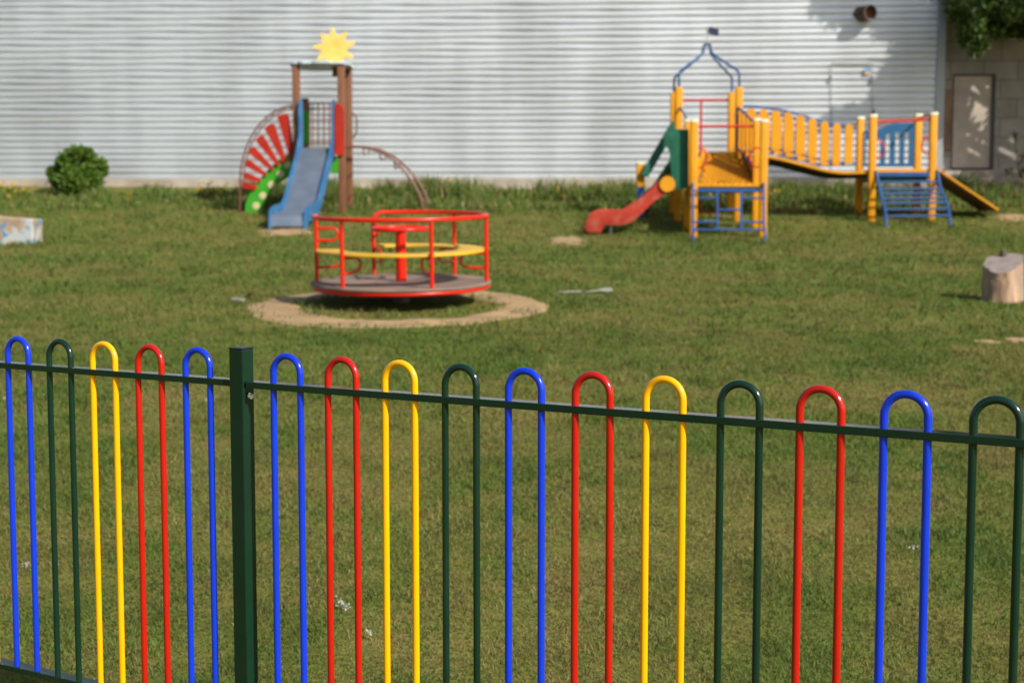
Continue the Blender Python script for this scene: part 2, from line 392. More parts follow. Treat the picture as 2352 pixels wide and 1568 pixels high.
# ------------------------------------------------------------------ metal hall
WX0, WX1 = -17.0, P(2164, 300, 30.3).x
def wy(x):
    xx = np.asarray(x, float)
    return 31.6 - .030*(xx+14) - np.where(xx > -3, .0038*(xx+3)**2, 0)
WZ0, PITCHR, NR = 2.44, .1385, 46
hall = thing('metal_hall', (-4, 32, 2.2), 'long hall clad in wavy silver-grey horizontal metal siding behind the playground', 'hall')
cx_ = np.concatenate([np.arange(WX0, WX1-.1, .28), [WX1]])
prof = [(0, 0), (.30, .004), (.66, -.001), (.75, -.029), (.95, -.029)]
nxw = len(cx_); V = []; Q = []; off_ = 0
def sheet_y(z):
    q = (z-WZ0)/PITCHR
    return .0007*np.sin(2*PI*(cx_/2.6-q*.21)+.8*np.sin(q*.37))+.0004*np.sin(2*PI*(cx_/4.3+q*.09)+1)
for k in range(NR):
    sag = .0085*np.sin(2*PI*(cx_/2.5-k*.21)+.8*np.sin(k*.37))*min(1, max(.1, (k-5)/7))*(1-.6*np.clip((cx_+2)/7, 0, 1))
    for i in range(len(prof)):
        f0, o0 = prof[i]; f1, o1 = prof[i+1] if i+1 < len(prof) else (1.0, 0)
        for fz, of in ((f0, o0), (f1, o1)):
            z = WZ0+(k+fz)*PITCHR
            V.append(np.stack([cx_, wy(cx_)-of+sheet_y(z), z+sag], 1))
        a = np.arange(nxw-1)+off_; Q.append(np.stack([a, a+1, a+nxw+1, a+nxw], 1)); off_ += 2*nxw
sid = np_mesh('siding', np.concatenate(V)-np.array([-4, 32, 2.2]), np.concatenate(Q), np.zeros((0, 4-1)), None, M['siding'])
for p in sid.data.polygons: p.use_smooth = True
sid.parent = hall
WTOP = WZ0+NR*PITCHR
mb = MB()
for i in range(0, nxw-1, 4):
    j = min(i+4, nxw-1)
    mb.prism([(cx_[i], wy(cx_[i])-.05, 2.05), (cx_[j], wy(cx_[j])-.05, 2.05), (cx_[j], wy(cx_[j])-.05, WZ0-.004), (cx_[i], wy(cx_[i])-.05, WZ0-.004)], (0, .3, 0))
mb.build('footing', M['concrete'], hall, smooth=False)
ex = float(wy(WX1))
MB().prism([(WX1-.14, ex-.035, WZ0-.05), (WX1+.03, ex-.055, WZ0-.05), (WX1+.03, ex+.25, WZ0-.05), (WX1-.14, ex+.0, WZ0-.05)], (0, 0, WTOP-WZ0+.1)).build('corner_trim', M['trim'], hall, smooth=False)
MB().box(((WX0+WX1)/2, 40.5, (1.5+WTOP)/2), (WX1-WX0-.3, 17.4, WTOP-1.5)).build('hall_body', M['trim'], hall, smooth=False)
MB().prism([(WX0-.3, 31.0, WTOP-.1), (WX0-.3, 49.8, WTOP-.1), (WX0-.3, 49.8, WTOP+.15), (WX0-.3, 40.4, WTOP+1.4), (WX0-.3, 31.0, WTOP+.15)], (WX1-WX0+.5, 0, 0)).build('roof', M['trim'], hall, smooth=False)
# flush service door in the siding
def wallpt(x, y, off=0):
    d = 30.0
    for _ in range(6):
        p = P(x, y, d); d = float(wy(p.x))
    p = P(x, y, d); p.y -= off; return p
d0 = wallpt(1909, 146, .03); d1 = wallpt(2003, 146, .03); db0 = wallpt(1909, 404, .03); db1 = wallpt(2003, 404, .03)
mb = MB(); mb.bar(d0, db0, .010, .012); mb.bar(d1, db1, .010, .012); mb.bar(d0+Vector((.02, 0, 0)), d1-Vector((.02, 0, 0)), .012, .014)
sdoor = mb.build('door', M['seam'], hall, smooth=False)
for (x, y) in ((1908, 181), (2003, 183), (2006, 258)):
    MB().box(wallpt(x, y, .045), (.045, .04, .11)).build('hinge', M['seam'], sdoor, smooth=False, bevel=.006)
p = wallpt(1992, 163, .04); MB().box(p+Vector((0, 0, .015)), (.13, .012, .085)).build('sticker', mat('sticker_blue', (.16, .32, .55), .4), sdoor, smooth=False)
MB().box(p+Vector((0, 0, -.055)), (.13, .012, .045)).build('sticker', mat('sticker_orange', (.62, .36, .16), .4), sdoor, smooth=False)
# vent pipe
c = wallpt(1978, 32); c2 = c+Vector((.12, -.33, -.02))
ax = (c2-c).normalized(); q = ax.to_track_quat('Z', 'Y').to_matrix()
L_ = (c2-c).length
vent = MB().lathe([(.145, -.1), (.145, L_-.02), (.156, L_-.02), (.156, L_), (.132, L_), (.132, L_-.12)], c, 28, q).build('vent_pipe', M['rust'], hall)
MB().lathe([(.131, L_-.16), (.131, L_-.10)], c, 28, q).build('vent_opening', M['rustin'], vent)
# ------------------------------------------------------------------ block outbuilding with big door
BX = P(2166, 300, 30.5).x; BY = 30.5
outb = thing('block_outbuilding', (BX+3, BY, 2.1), 'grey concrete block outbuilding with a tall plain door in dappled tree shade', 'outbuilding')
D0 = P(2190, 172, BY); D1 = P(2286, 172, BY); DB = P(2190, 388, BY).z
def panel(mb, x0, x1, z0, z1, y0=BY, y1=BY+.3): mb.box(((x0+x1)/2, (y0+y1)/2, (z0+z1)/2), (x1-x0, y1-y0, z1-z0))
mb = MB(); XE = BX+7.5; ZT = 6.4
panel(mb, D1.x+.0, XE, 1.6, ZT); panel(mb, WX1+.04, D0.x, 1.6, ZT); panel(mb, D0.x, D1.x, D0.z, ZT); panel(mb, D0.x, D1.x, 1.6, DB-.02)
mb.build('wall', M['block'], outb, smooth=False)
dr = MB().box(((D0.x+D1.x)/2-.018, BY+.05, (D0.z+DB)/2), (D1.x-D0.x-.068, .06, D0.z-DB-.046)).build('door', M['doorgrey'], outb, smooth=False, bevel=.01)
mb = MB(); panel(mb, D1.x-.050, D1.x+.012, DB, D0.z+.015, BY-.022, BY+.09); panel(mb, D0.x-.008, D0.x+.014, DB, D0.z+.015, BY-.012, BY+.09)
panel(mb, D0.x+.015, D1.x-.051, D0.z-.012, D0.z+.012, BY-.012, BY+.09); panel(mb, D0.x+.015, D1.x-.051, DB-.02, DB+.022, BY-.012, BY+.09)
mb.build('door_frame', M['frame'], outb, smooth=False)
mb = MB(); a_ = P(2169, 205, BY-.06); b_ = P(2184, 345, BY-.06); panel(mb, a_.x, b_.x, b_.z, a_.z, BY-.06, BY-.003); mb.build('edge_board', M['rustboard'], outb, smooth=False)
mb = MB(); panel(mb, WX1+.04, D1.x+.9, 1.6, DB-.05, BY-.35, BY-.004); mb.build('threshold_slab', M['concrete'], outb, smooth=False)
MB().box(((WX1+.05+XE+.2)/2, BY+3.2, ZT+.085), (XE+.2-WX1-.05, 7.0, .16)).build('roof_slab', M['concrete'], outb, smooth=False)
for xx in (WX1+.04, XE-.3):
    mb = MB(); panel(mb, xx, xx+.3, 1.6, ZT, BY+.301, BY+6); mb.build('side_wall', M['block'], outb, smooth=False)

# ------------------------------------------------------------------ bow-top fence
FA = Vector((-.6645, 3.939, CAMZ-.4587)); ANG, ANG1, GAP, PT = .5306, .5369, .2351, .095
RW, RH, BR, BOT = .044, .0185, .0092, .985
def fdir(a): return Vector((math.cos(a), -math.sin(a), 0)), Vector((-math.sin(a), -math.cos(a), 0))   # along, towards the camera side
fd, fn = fdir(ANG); fd1, fn1 = fdir(ANG1)
FA1 = FA-fd1*(GAP+9*PT)+Vector((0, 0, .0022))
def hoop(base, d, i, m, par, lab=None):
    a = base+d*PT*2*i; b = a+d*PT; r = PT/2; zc = .096-BR-r
    pts = [a+Vector((0, 0, -BOT+RH/2-.004))]
    for k in range(1, 9): pts.append(a+Vector((0, 0, -BOT+(BOT+zc)*k/9)))
    mid = (a+b)/2
    for k in range(0, 21):
        t = PI-PI*k/20
        pts.append(mid+d*math.cos(t)*r+Vector((0, 0, zc+r*math.sin(t))))
    for k in range(8, 0, -1): pts.append(b+Vector((0, 0, -BOT+(BOT+zc)*k/9)))
    pts.append(b+Vector((0, 0, -BOT+RH/2-.004)))
    o = MB().tube(pts, BR, 18).build('hoop', m, par)
    if lab: o['label'] = lab
    return o
def rail(base, d, n, s0, s1, z, par, name):
    ctr = base-n*(RW/2-.0115)
    a = ctr+d*s0+Vector((0, 0, z)); b = ctr+d*s1+Vector((0, 0, z))
    return MB().bar(a, b, RW, RH).build(name, M['fgrn'], par, smooth=False, bevel=.0018)
cw = {'b': ('fblue', 'bright blue hoop'), 'g': ('fgrn', 'dark green hoop'), 'y': ('fyel', 'golden yellow hoop'), 'r': ('fred', 'red hoop')}
NL = 2
def fence(nm, base, d, n, seq, s0, s1, label, i0=0):
    c_ = base+d*(s0+s1)/2
    t = thing('bow_top_fence_panel', (c_.x, c_.y, 0), label, 'fence', 'multicoloured bow top fence panels')
    rail(base, d, n, s0, s1, 0, t, 'top_rail'); rail(base, d, n, s0, s1, -BOT, t, 'bottom_rail')
    for i, ch in enumerate(seq): hoop(base, d, i+i0, M[cw[ch][0]], t, cw[ch][1])
    return t
fence('r', FA, fd, fn, 'brygbrygrbgyr', -.092, 26.5*PT, 'multicoloured hoop fence panel to the right of the dark green post')
fence('l', FA1, fd1, fn1, 'rbgybgyrb', -8*PT-.5*PT-.2, 9*PT+.085, 'multicoloured hoop fence panel to the left of the dark green post', -4)
PW = .0485
pc = FA-(fd+fd1).normalized()*(GAP/2+.004)-fn*.006
ptop = P(553, 801, pc.y).z
post = thing('fence_post', (pc.x, pc.y, 0), 'square dark green steel fence post with a black cap between the hoop panels', 'fence post')
m3 = Matrix((fd, -fn, Vector((0, 0, 1)))).transposed()
MB().box((pc.x, pc.y, ptop/2-.1), (PW, PW, ptop+.2), m3).build('post_shaft', M['fgrn'], post, smooth=False, bevel=.0025)
MB().box((pc.x, pc.y, ptop+.0025), (PW+.001, PW+.001, .005), m3).build('cap', M['cap'], post, smooth=False, bevel=.0015)
bc = P(574, 908, pc.y-.02); bc = pc+fd*(PW/2)+Vector((0, 0, bc.z-pc.z))+fn*.004
bolt = MB().tube([bc, bc+fd*.022], .0042, 12).tube([bc+fd*.004, bc+fd*.0042, bc+fd*.0085, bc+fd*.009], [.007, .0085, .0085, .007], 6)
bolt.build('bolt', M['zinc'], post)
nutc = bc+fd*.015+fn*.006-Vector((0, 0, .002))
MB().tube([nutc, nutc+(fd+fn*.5).normalized()*.004, nutc+(fd+fn*.5).normalized()*.009], [.008, .0085, .006], 14).build('nut', M['zinc'], post)

# ------------------------------------------------------------------ roundabout
mg = thing('roundabout', (MGX, MGY, MGC.z), 'red playground roundabout with a curved yellow seat on a round plywood deck', 'roundabout')
mg.rotation_euler = (.052, 0, R(-6))
RP, ZP = .95, .226
def blt(mb, name, m, par=mg, **k): return mb.build(name, m, par, local=True, **k)
blt(MB().lathe([(.0, ZP-.028), (RP-.006, ZP-.028), (RP, ZP-.022), (RP, ZP-.006), (RP-.006, ZP), (.0, ZP)], (0, 0, 0), 72), 'platform', M['deck'])
ring = [Vector((.915*math.cos(2*PI*k/72), .915*math.sin(2*PI*k/72), ZP-.052)) for k in range(72)]
blt(MB().tube(ring, .0235, 10, closed=True), 'rim_tube', M['mred'])
mb = MB()
for k in range(3):
    a_ = PI*k/3+.2; v = Vector((math.cos(a_), math.sin(a_), 0))*.89; mb.bar(v+Vector((0, 0, ZP-.055-k*.0013)), -v+Vector((0, 0, ZP-.055-k*.0013)), .05, .045)
blt(mb, 'underframe', M['steel'], smooth=False)
blt(MB().lathe([(.09, -.15), (.09, ZP-.09), (.055, ZP-.085), (.055, ZP-.03)], (0, 0, 0), 20), 'pivot', M['steel'])
PAng = [R(60*k) for k in range(6)]        # local angles, 120..180 is the way in
RPst, ZR = .905, ZP+.682
def pol(r, a, z): return Vector((r*math.cos(a), r*math.sin(a), z))
a_in, a_out = R(180), R(480)              # the rail runs 180 -> 480 (= 120) round the front
for k, a_ in enumerate(PAng):
    if k in (2,): continue
    blt(MB().tube([pol(RPst, a_, ZP-.06), pol(RPst, a_, ZR-.005)], .021, 12), 'upright', M['mred'])
arc = [pol(RPst, a_in-.02+(a_out-R(7)-a_in+.02)*k/84, ZR) for k in range(85)]
for k in range(1, 7):
    t = PI/2*k/6; ae = a_out-R(7)+R(7)*math.sin(t)
    arc.append(pol(RPst, ae, ZR-.11*(1-math.cos(t))))
arc += [pol(RPst, a_out, ZR-.3), pol(RPst, a_out, ZP-.06)]
blt(MB().tube(arc, .0225, 12), 'top_rail', M['mred'])
blt(MB().arc_plate(.60, .885, ZP+.311, ZP+.338, R(183), R(478), 90), 'seat', M['myel'], bevel=.006)
for k, a_ in enumerate(PAng):
    z0, z1 = ZP+.12, ZP+.286; pts = [pol(RPst-.01, a_, z0+.02), pol(.80, a_, z0+.02), pol(.70, a_, z0+.03)]
    for j in range(1, 6):
        t = PI*j/6-PI/2; pts.append(pol(.70-.07*math.cos(t), a_, (z0+z1)/2+.015+.07*math.sin(t)))
    pts += [pol(.70, a_, z1+.005), pol(RPst-.01, a_, z1+.005)]
    blt(MB().tube(pts, .0135, 8), 'seat_bracket', M['mred'])
for a_, dz, ln in ((R(180), .425, .24), (R(120), .425, .17)):
    z0, z1 = ZP+dz, ZP+dz+.13
    dirv = Vector((-math.cos(a_), -math.sin(a_), 0)); base = pol(RPst, a_, 0)
    pts = [base+Vector((0, 0, z0))]
    pts += [base+dirv*(ln-.065+.065*math.cos(t))+Vector((0, 0, (z0+z1)/2+.065*math.sin(t))) for t in [(-PI/2+PI*j/8) for j in range(9)]]
    pts += [base+Vector((0, 0, z1))]
    blt(MB().tube(pts, .0145, 10), 'grab_handle', M['mred'])
blt(MB().lathe([(.056, ZP-.01), (.056, ZP+.50), (.03, ZP+.51), (.03, ZP+.545)], (0, 0, 0), 24), 'centre_column', M['mred'])
hw = MB().tube([pol(.29, 2*PI*k/48, ZP+.55) for k in range(48)], .022, 10, closed=True)
for k in range(4): hw.tube([pol(0, PI/2*k+.3, ZP+.545), pol(.29, PI/2*k+.3, ZP+.55)], .016, 8)
hw.lathe([(.075, ZP+.527), (.085, ZP+.55), (.05, ZP+.57)], (0, 0, 0), 20)
blt(hw, 'hand_wheel', M['mred'])

# ------------------------------------------------------------------ slide tower
TD, TD2 = 27.0, 27.9
tx0, tx1 = PA(487, 400, TD).x, PA(792, 400, TD).x
tw = thing('slide_tower', ((tx0+tx1)/2, (TD+TD2)/2, gz((tx0+tx1)/2, TD+.4)), 'brown timber slide tower with steel slide, curved green stair and yellow sun on top', 'play tower')
zt = PA(792, 340, TD).z; zlow = PA(550, 568, TD2).z; zpl = PA(635, 890, TD).z
tcx = (tx0+tx1)/2
tb0, tb1 = PA(548, 600, TD2).x, PA(842, 600, TD2).x
for (x, y, top) in ((tx0, TD, zt), (tx1, TD, zt), (tb1, TD2, zt+.02), (tb0, TD2, zlow)):
    po = MB().box((x, y, (top+1.3)/2), (.135, .135, top-1.3)).build('post', M['postwood'], tw, bevel=.012)
    MB().box((x, y, top+.012), (.142, .142, .03)).build('post_cap', M['cap'], po, bevel=.006)
mb = MB()
for k in range(7):
    y0 = TD-.05+k*.14; mb.box((tcx, y0+.065, zpl-.03), (tx1-tx0-.14, .13, .04))
mb.build('platform', M['postwood'], tw, smooth=False)
# cloud roof
out = []
nb = 11
for k in range(66):
    t = 2*PI*k/66; r = 1+.09*abs(math.sin(nb*t/2)); out.append((tcx+.01+.55*r*math.copysign(abs(math.cos(t))**.75, math.cos(t)), (TD+TD2)/2+.60*r*math.copysign(abs(math.sin(t))**.75, math.sin(t)), zt+.03))
MB().prism(out, (0, 0, .045)).build('cloud_roof', M['cloud'], tw, smooth=False, bevel=.008)
# sun plate
sc_ = PA(744, 221, TD+.35)
pts = []; NRAY = 9
for k in range(NRAY):
    a0 = PI/2+2*PI*k/NRAY+.06; ln = (.385, .37, .40, .385, .36, .37, .40, .41, .38)[k]; tw_ = (.02, -.03, .03, .0, .02, -.02, .0, .03, -.02)[k]
    for da, rr in ((-.349, .235), (-.15, .31), (-.075, ln-.015), (-.02, ln), (.03, ln), (.08, ln-.02), (.15, .31)):
        a_ = a0+da+tw_*(abs(da) < .3); pts.append(sc_+Vector((math.cos(a_)*rr, 0, math.sin(a_)*rr)))
MB().prism(pts, (0, .045, 0)).build('sun_ornament', M['sunpl'], tw, smooth=False, bevel=.006)
MB().box((sc_.x, sc_.y+.08, (sc_.z+zt)/2-.1), (.09, .05, sc_.z-zt+.1)).build('sun_bracket', M['postwood'], tw, smooth=False)
# slide
sl = thing('x', (0, 0, 0), '', ''); bpy.data.objects.remove(sl)
fx = PA(432, 1400, 25.0).x; topx = PA(636, 900, TD).x; SHW = .285
def sx(y): return topx+(fx-topx)*max(0, min(1, (TD-y)/(TD-24.9)))
cp = [(27.25, zpl+.005), (27.0, zpl), (26.85, zpl-.05), (26.6, zpl-.28), (26.2, zpl-.70), (25.8, zpl-1.09), (25.64, zpl-1.185), (25.48, zpl-1.205), (25.25, zpl-1.215), (25.06, zpl-1.235), (24.97, zpl-1.31), (24.95, zpl-1.45)]
cc = bez([Vector((0, y, z)) for y, z in cp], 4)
vs = []; fs = []
for q in cc:
    x = sx(q.y)
    vs += [(x-SHW, q.y, q.z), (x+SHW, q.y, q.z), (x-SHW, q.y+.004, q.z-.025), (x+SHW, q.y+.004, q.z-.025)]
for i in range(len(cc)-1):
    b = 4*i; fs += [(b, b+1, b+5, b+4), (b+2, b+6, b+7, b+3), (b, b+4, b+6, b+2), (b+1, b+3, b+7, b+5)]
slide = MB().add(vs, fs).build('slide_chute', M['chute'], tw)
for s in (-1, 1):
    up = [(27.1, zpl+.86), (26.98, zpl+.90), (26.88, zpl+.84), (26.84, zpl+.62), (26.86, zpl+.42), (26.84, zpl+.20), (26.66, zpl-.10), (26.2, zpl-.57), (25.85, zpl-.94), (25.66, zpl-1.05), (25.5, zpl-1.07), (25.2, zpl-1.10), (25.0, zpl-1.16), (24.92, zpl-1.26), (24.90, zpl-1.55)]
    lo = [(25.05, zpl-1.55), (25.1, zpl-1.40), (25.4, zpl-1.36), (25.75, zpl-1.27), (26.2, zpl-.86), (26.6, zpl-.44), (26.85, zpl-.18), (27.1, zpl-.12)]
    pts = [(sx(y)+s*(SHW+.002), y, z) for y, z in up+lo]
    MB().prism(pts, (s*.045, 0, 0)).build('slide_side', M['tblue'], tw, smooth=False, bevel=.006)
# red wing panels each side of the slide entrance
def poly(fn_, pts, d, th, name, m, par, bevel=.006, ext=None):
    return MB().prism([fn_(x, y, d) for x, y in pts], ext or (0, th, 0)).build(name, m, par, smooth=False, bevel=bevel)
poly(PA, [(747, 600), (765, 594), (790, 600), (808, 618), (814, 650), (814, 925), (805, 940), (770, 944), (747, 935)], 26.86, .04, 'wing_panel', M['tred'], tw)
poly(PA, [(468, 640), (480, 618), (497, 612), (500, 890), (490, 960), (468, 930)], 27.32, .04, 'wing_panel', M['tred'], tw)
poly(PA, [(532, 640), (572, 640), (572, 868), (532, 868)], 27.8, .035, 'side_panel', M['tgrn'], tw)
poly(PA, [(700, 955), (770, 945), (772, 1068), (735, 1062), (705, 1040)], 27.75, .035, 'under_panel', M['tgrn'], tw)
mb = MB()
for x in (578, 598, 636, 676, 712): mb.tube([PA(x, 590, 27.86), PA(x, 880, 27.86)], .014, 6)
for y in (592, 628, 862): mb.tube([PA(566, y, 27.86), PA(765, y, 27.86)], .015, 6)
for y in (700, 765): mb.tube([PA(566, y, 27.86), PA(765, y, 27.86)], .008, 6)
mb.build('back_guard', M['brown'], tw)
# curved stair on the left
def stair_panel(d):
    outer = bez([PA(*p, d) for p in ((138, 1378), (148, 1265), (205, 1150), (320, 1015), (445, 925), (490, 900))], 6)
    inner = bez([PA(*p, d) for p in ((490, 1060), (430, 1095), (345, 1150), (285, 1240), (255, 1320), (243, 1382))], 6)
    return outer+inner
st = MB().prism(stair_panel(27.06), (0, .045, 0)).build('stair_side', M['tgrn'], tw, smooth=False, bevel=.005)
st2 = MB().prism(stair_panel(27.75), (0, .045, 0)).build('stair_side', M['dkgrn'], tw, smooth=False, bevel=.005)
for (x, y) in ((216, 1284), (262, 1216), (320, 1142), (380, 1070), (430, 1006)):
    c = PA(x, y, 27.06); q = Vector((0, -1, 0)).to_track_quat('Z', 'Y').to_matrix()
    MB().lathe([(.072, -.004), (.070, .012), (.055, .014)], c, 20, q).build('spot', M['cream'], st)
tread = bez([PA(*p, 27.1) for p in ((190, 1330), (235, 1190), (320, 1075), (440, 990))], 3)
for i, q in enumerate(tread[:-1]):
    MB().box((q.x, 27.42, q.z), (.16, .60, .03)).build('tread', M['dkgrn'], tw, smooth=False)
fins = [((128, 1142), (214, 1160), 20, 15), ((138, 1076), (244, 1112), 21, 13), ((152, 988), (282, 1074), 24, 12), ((184, 902), (325, 1036), 27, 12), ((238, 822), (366, 1006), 30, 12), ((306, 742), (410, 985), 34, 13), ((398, 670), (462, 965), 36, 16)]
for (t, b, wt, wb) in fins:
    wt *= 1.14; wb *= 1.1
    tv = Vector((t[0]-b[0], t[1]-b[1])).normalized(); pv = Vector((-tv.y, tv.x))
    T, B = Vector(t), Vector(b)
    pts = [B-pv*wb, B+tv*(-8), B+pv*wb, T+pv*wt*.95-tv*6, T+pv*wt*.6+tv*6, T+tv*8-pv*wt*.1, T-pv*wt*.8+tv*2, T-pv*wt-tv*10]
    poly(PA, [(p.x, p.y) for p in pts], 27.015, .035, 'baluster', M['tred'], tw)
hp = [(107, 1390), (106, 1250), (108, 1120), (118, 1010), (150, 890), (202, 785), (268, 705), (340, 648), (405, 618), (475, 606)]
hq = [(130, 1130), (140, 1020), (170, 905), (220, 803), (282, 725), (350, 668), (412, 638), (475, 628)]
o1 = bez([PA(x, y, 27.0) for x, y in hp], 5); o2 = bez([PA(x, y, 27.0) for x, y in hq], 5)
mb = MB().tube(o1, .017, 8).tube(o2, .014, 8)
for k in range(0, len(o2), 3):
    near = min(o1, key=lambda p: (p-o2[k]).length); mb.tube([near, o2[k]], .011, 6)
mb.build('handrail', M['brown'], tw)
# climbing arc on the right
ra = [(815, 887), (880, 884), (960, 892), (1040, 915), (1120, 958), (1200, 1028), (1275, 1125), (1325, 1225), (1352, 1340), (1356, 1400)]
pa = bez([PA(x, y, 27.0) for x, y in ra], 5); pb = [p+Vector((.02+.07*i/len(pa), .62, .03)) for i, p in enumerate(pa)]
MB().tube(pa, .024, 8).build('arc_tube', M['brown'], tw); MB().tube(pb, .024, 8).build('arc_tube', M['brown'], tw)
for f_ in (.20, .36, .50, .63, .76, .88):
    k = int(f_*(len(pa)-1)); a_, b_ = pa[k], pb[k]; dn = Vector((0, 0, -.13))
    pts = [a_, a_+dn*.7]+[a_+dn+Vector((0, .05, 0))]+[b_+dn-Vector((0, .05, 0)), b_+dn*.7, b_]
    MB().tube(pts, .014, 8).build('hanging_rung', M['brown'], tw)
MB().tube(bez([PA(x, y, 27.9) for x, y in ((858, 655), (885, 670), (897, 700), (898, 740), (895, 785), (880, 815), (858, 828))], 5), .017, 8).build('grab_handle', M['brown'], tw)

# ------------------------------------------------------------------ castle
CD = 24.0
ca = thing('play_castle', (4.6, 25.4, gz(4.6, 25.4)), 'yellow climbing castle with blue dome pipes, red slide, hanging bridge and plank ramp', 'climbing frame')
def cpost(x, y, top, cap=True, base=None, w=.125, m='cyel'):
    b0 = gz(x, y)-.25 if base is None else base
    o = MB().box((x, y, (top+b0)/2), (w, w, top-b0)).build('post', M[m], ca, bevel=.014)
    if cap: MB().box((x, y, top+.03), (w+.012, w+.012, .06)).build('post_cap', M['cwhite'], o, bevel=.012)
    return o
ztl = PB(825, 700, CD).z
xl, xr = PB(823, 900, CD).x, PB(1279, 900, CD).x
xlb, xrb = PB(783, 900, CD+1).x, PB(1232, 900, CD+1).x
cpost(xl, CD, ztl); cpost(xr, CD, ztl); cpost(xlb, CD+1, PB(783, 698, CD+1).z); cpost(xrb, CD+1, PB(1232, 692, CD+1).z)
TF, TB = 26.0, 27.05
tl, tr = PB(725, 500, TF).x, PB(1118, 500, TF).x
ztt = PB(1118, 466, TF).z
for (x, y) in ((tl, TF), (tr, TF), (tl+.03, TB), (tr+.03, TB)): cpost(x, y, ztt, cap=False, w=.13)
zdk = PB(1000, 1092, CD).z; ztp = PB(1000, 893, TF).z
def planks(x0, x1, y0, y1, z, n, name, m, along='x', th=.035):
    mb = MB()
    for k in range(n):
        a_ = y0+(y1-y0)*k/n; b_ = y0+(y1-y0)*(k+1)/n-.008; mb.box(((x0+x1)/2, (a_+b_)/2, z-th/2), (x1-x0, b_-a_, th))
    return mb.build(name, M[m], ca, smooth=False)
mb = MB()
for k in range(9):
    a_ = xl+.065+(xr-xl-.13)*k/9; b_ = xl+.065+(xr-xl-.13)*(k+1)/9-.006; mb.box(((a_+b_)/2, CD+.45, zdk-.03), (b_-a_, 1.0, .06))
mb.build('front_deck', M['cyel'], ca, smooth=False)
MB().box(((xl+xr)/2, CD, zdk-.11), (xr-xl-.13, .05, .085)).build('deck_beam', M['cblue'], ca, smooth=False)
MB().box(((xl+xr)/2, CD+.5, zdk-.135), (xr-xl-.16, .8, .03)).build('deck_underside', M['cgrn'], ca, smooth=False)
planks(tl+.05, tr-.05, TF, TB, ztp, 8, 'tower_deck', 'cyel')
# grip ramp between the deck and the tower
x0, x1 = PB(915, 890, TF).x, PB(1128, 890, TF).x
rv = [(x0-.35, CD+.95, zdk+.0), (x1+.12, CD+.95, zdk+.0), (x1+.02, TF, ztp), (x0-.02, TF, ztp)]
rm = MB().prism(rv, (0, .03, -.05)).build('grip_ramp', M['net'], ca, smooth=False)
mb = MB()
A0, B0, B1, A1 = [Vector(q) for q in rv]
def rp(u, v): return (A0*(1-u)+B0*u)*(1-v)+(A1*(1-u)+B1*u)*v+Vector((0, -.008, .012))
for k in range(-7, 12):
    for sg in (1, -1):
        pts = []
        for j in range(13):
            v = j/12; u = (k+.5)/11+sg*v*.62+(0 if sg > 0 else .62)-.31
            if 0.04 < u < .96: pts.append(rp(u, v))
        if len(pts) > 1: mb.tube(pts, .013, 5)
mb.build('grip_net', M['cyel'], rm)
for s, (xa, xb) in ((-1, (x0-.36, x0-.03)), (1, (x1+.13, x1+.03))):
    MB().prism([(xa, CD+.95, zdk-.06), (xb, TF, ztp-.06), (xb, TF, ztp+.10), (xa, CD+.95, zdk+.28)], (s*.03, 0, 0)).build('ramp_side', M['cyel'], ca, smooth=False)
# slatted railing up both sides of the ramp
for s, xa, xb in ((1, xrb, tr), (-1, xlb, tl)):
    r0, r1 = Vector((xa-s*.02, CD+1.06, PB(1190, 700, CD+1).z)), Vector((xb-s*.02, TF-.06, PB(1120, 600, TF).z))
    q0, q1 = Vector((xa-s*.02, CD+1.06, PB(1195, 1000, CD+1).z)), Vector((xb-s*.02, TF-.06, PB(1120, 868, TF).z))
    MB().tube([r0, r1], .021, 8).build('side_rail', M['cblue'], ca); MB().tube([q0, q1], .021, 8).build('side_rail', M['cblue'], ca)
    if s > 0:
        for k in range(4):
            t = (k+.6)/4.2; a_ = q0.lerp(q1, t); b_ = r0.lerp(r1, t)
            MB().box((a_.x+.035, a_.y, (a_.z+b_.z)/2), (.03, .13, b_.z-a_.z+.02)).build('picket', M['cyel'], ca, bevel=.006)
        MB().tube([r1, q1], .015, 8).build('side_rail', M['cblue'], ca)
# dome pipes
apx = Vector(((tl+tr)/2+.03, (TF+TB)/2, PB(905, 183, 26.5).z))
for (x, y) in ((tl, TF), (tr, TF), (tl+.03, TB), (tr+.03, TB)):
    dx, dy = x-apx.x, y-apx.y
    def at(f, z): return Vector((apx.x+dx*f, apx.y+dy*f, z))
    z0 = ztt
    pts = [at(1, z0-.05), at(1, z0+.16), at(1, z0+.235), at(.97, z0+.275), at(.90, z0+.32), at(.55, z0+.47), at(.24, z0+.61), at(.15, z0+.67), at(.12, z0+.75), at(.085, apx.z)]
    MB().tube(bez(pts, 3), .021, 8).build('dome_pipe', M['cblue'], ca)
MB().lathe([(.05, -.03), (.05, .0), (.02, .01)], apx, 12).build('dome_collar', M['steel'], ca)
ft = PB(905, 75, 26.5)
pole = MB().tube([apx, Vector((apx.x+.005, apx.y, ft.z))], .011, 8).build('flag_pole', M['galv'], ca)
top_ = [(905, 82), (920, 72), (945, 74), (965, 82), (985, 80)]; bot_ = [(985, 128), (970, 132), (950, 126), (925, 116), (907, 116)]
MB().prism([PB(x, y, 26.52) for x, y in top_+bot_], (0, .025, 0)).build('flag', M['flag'], pole, smooth=False)
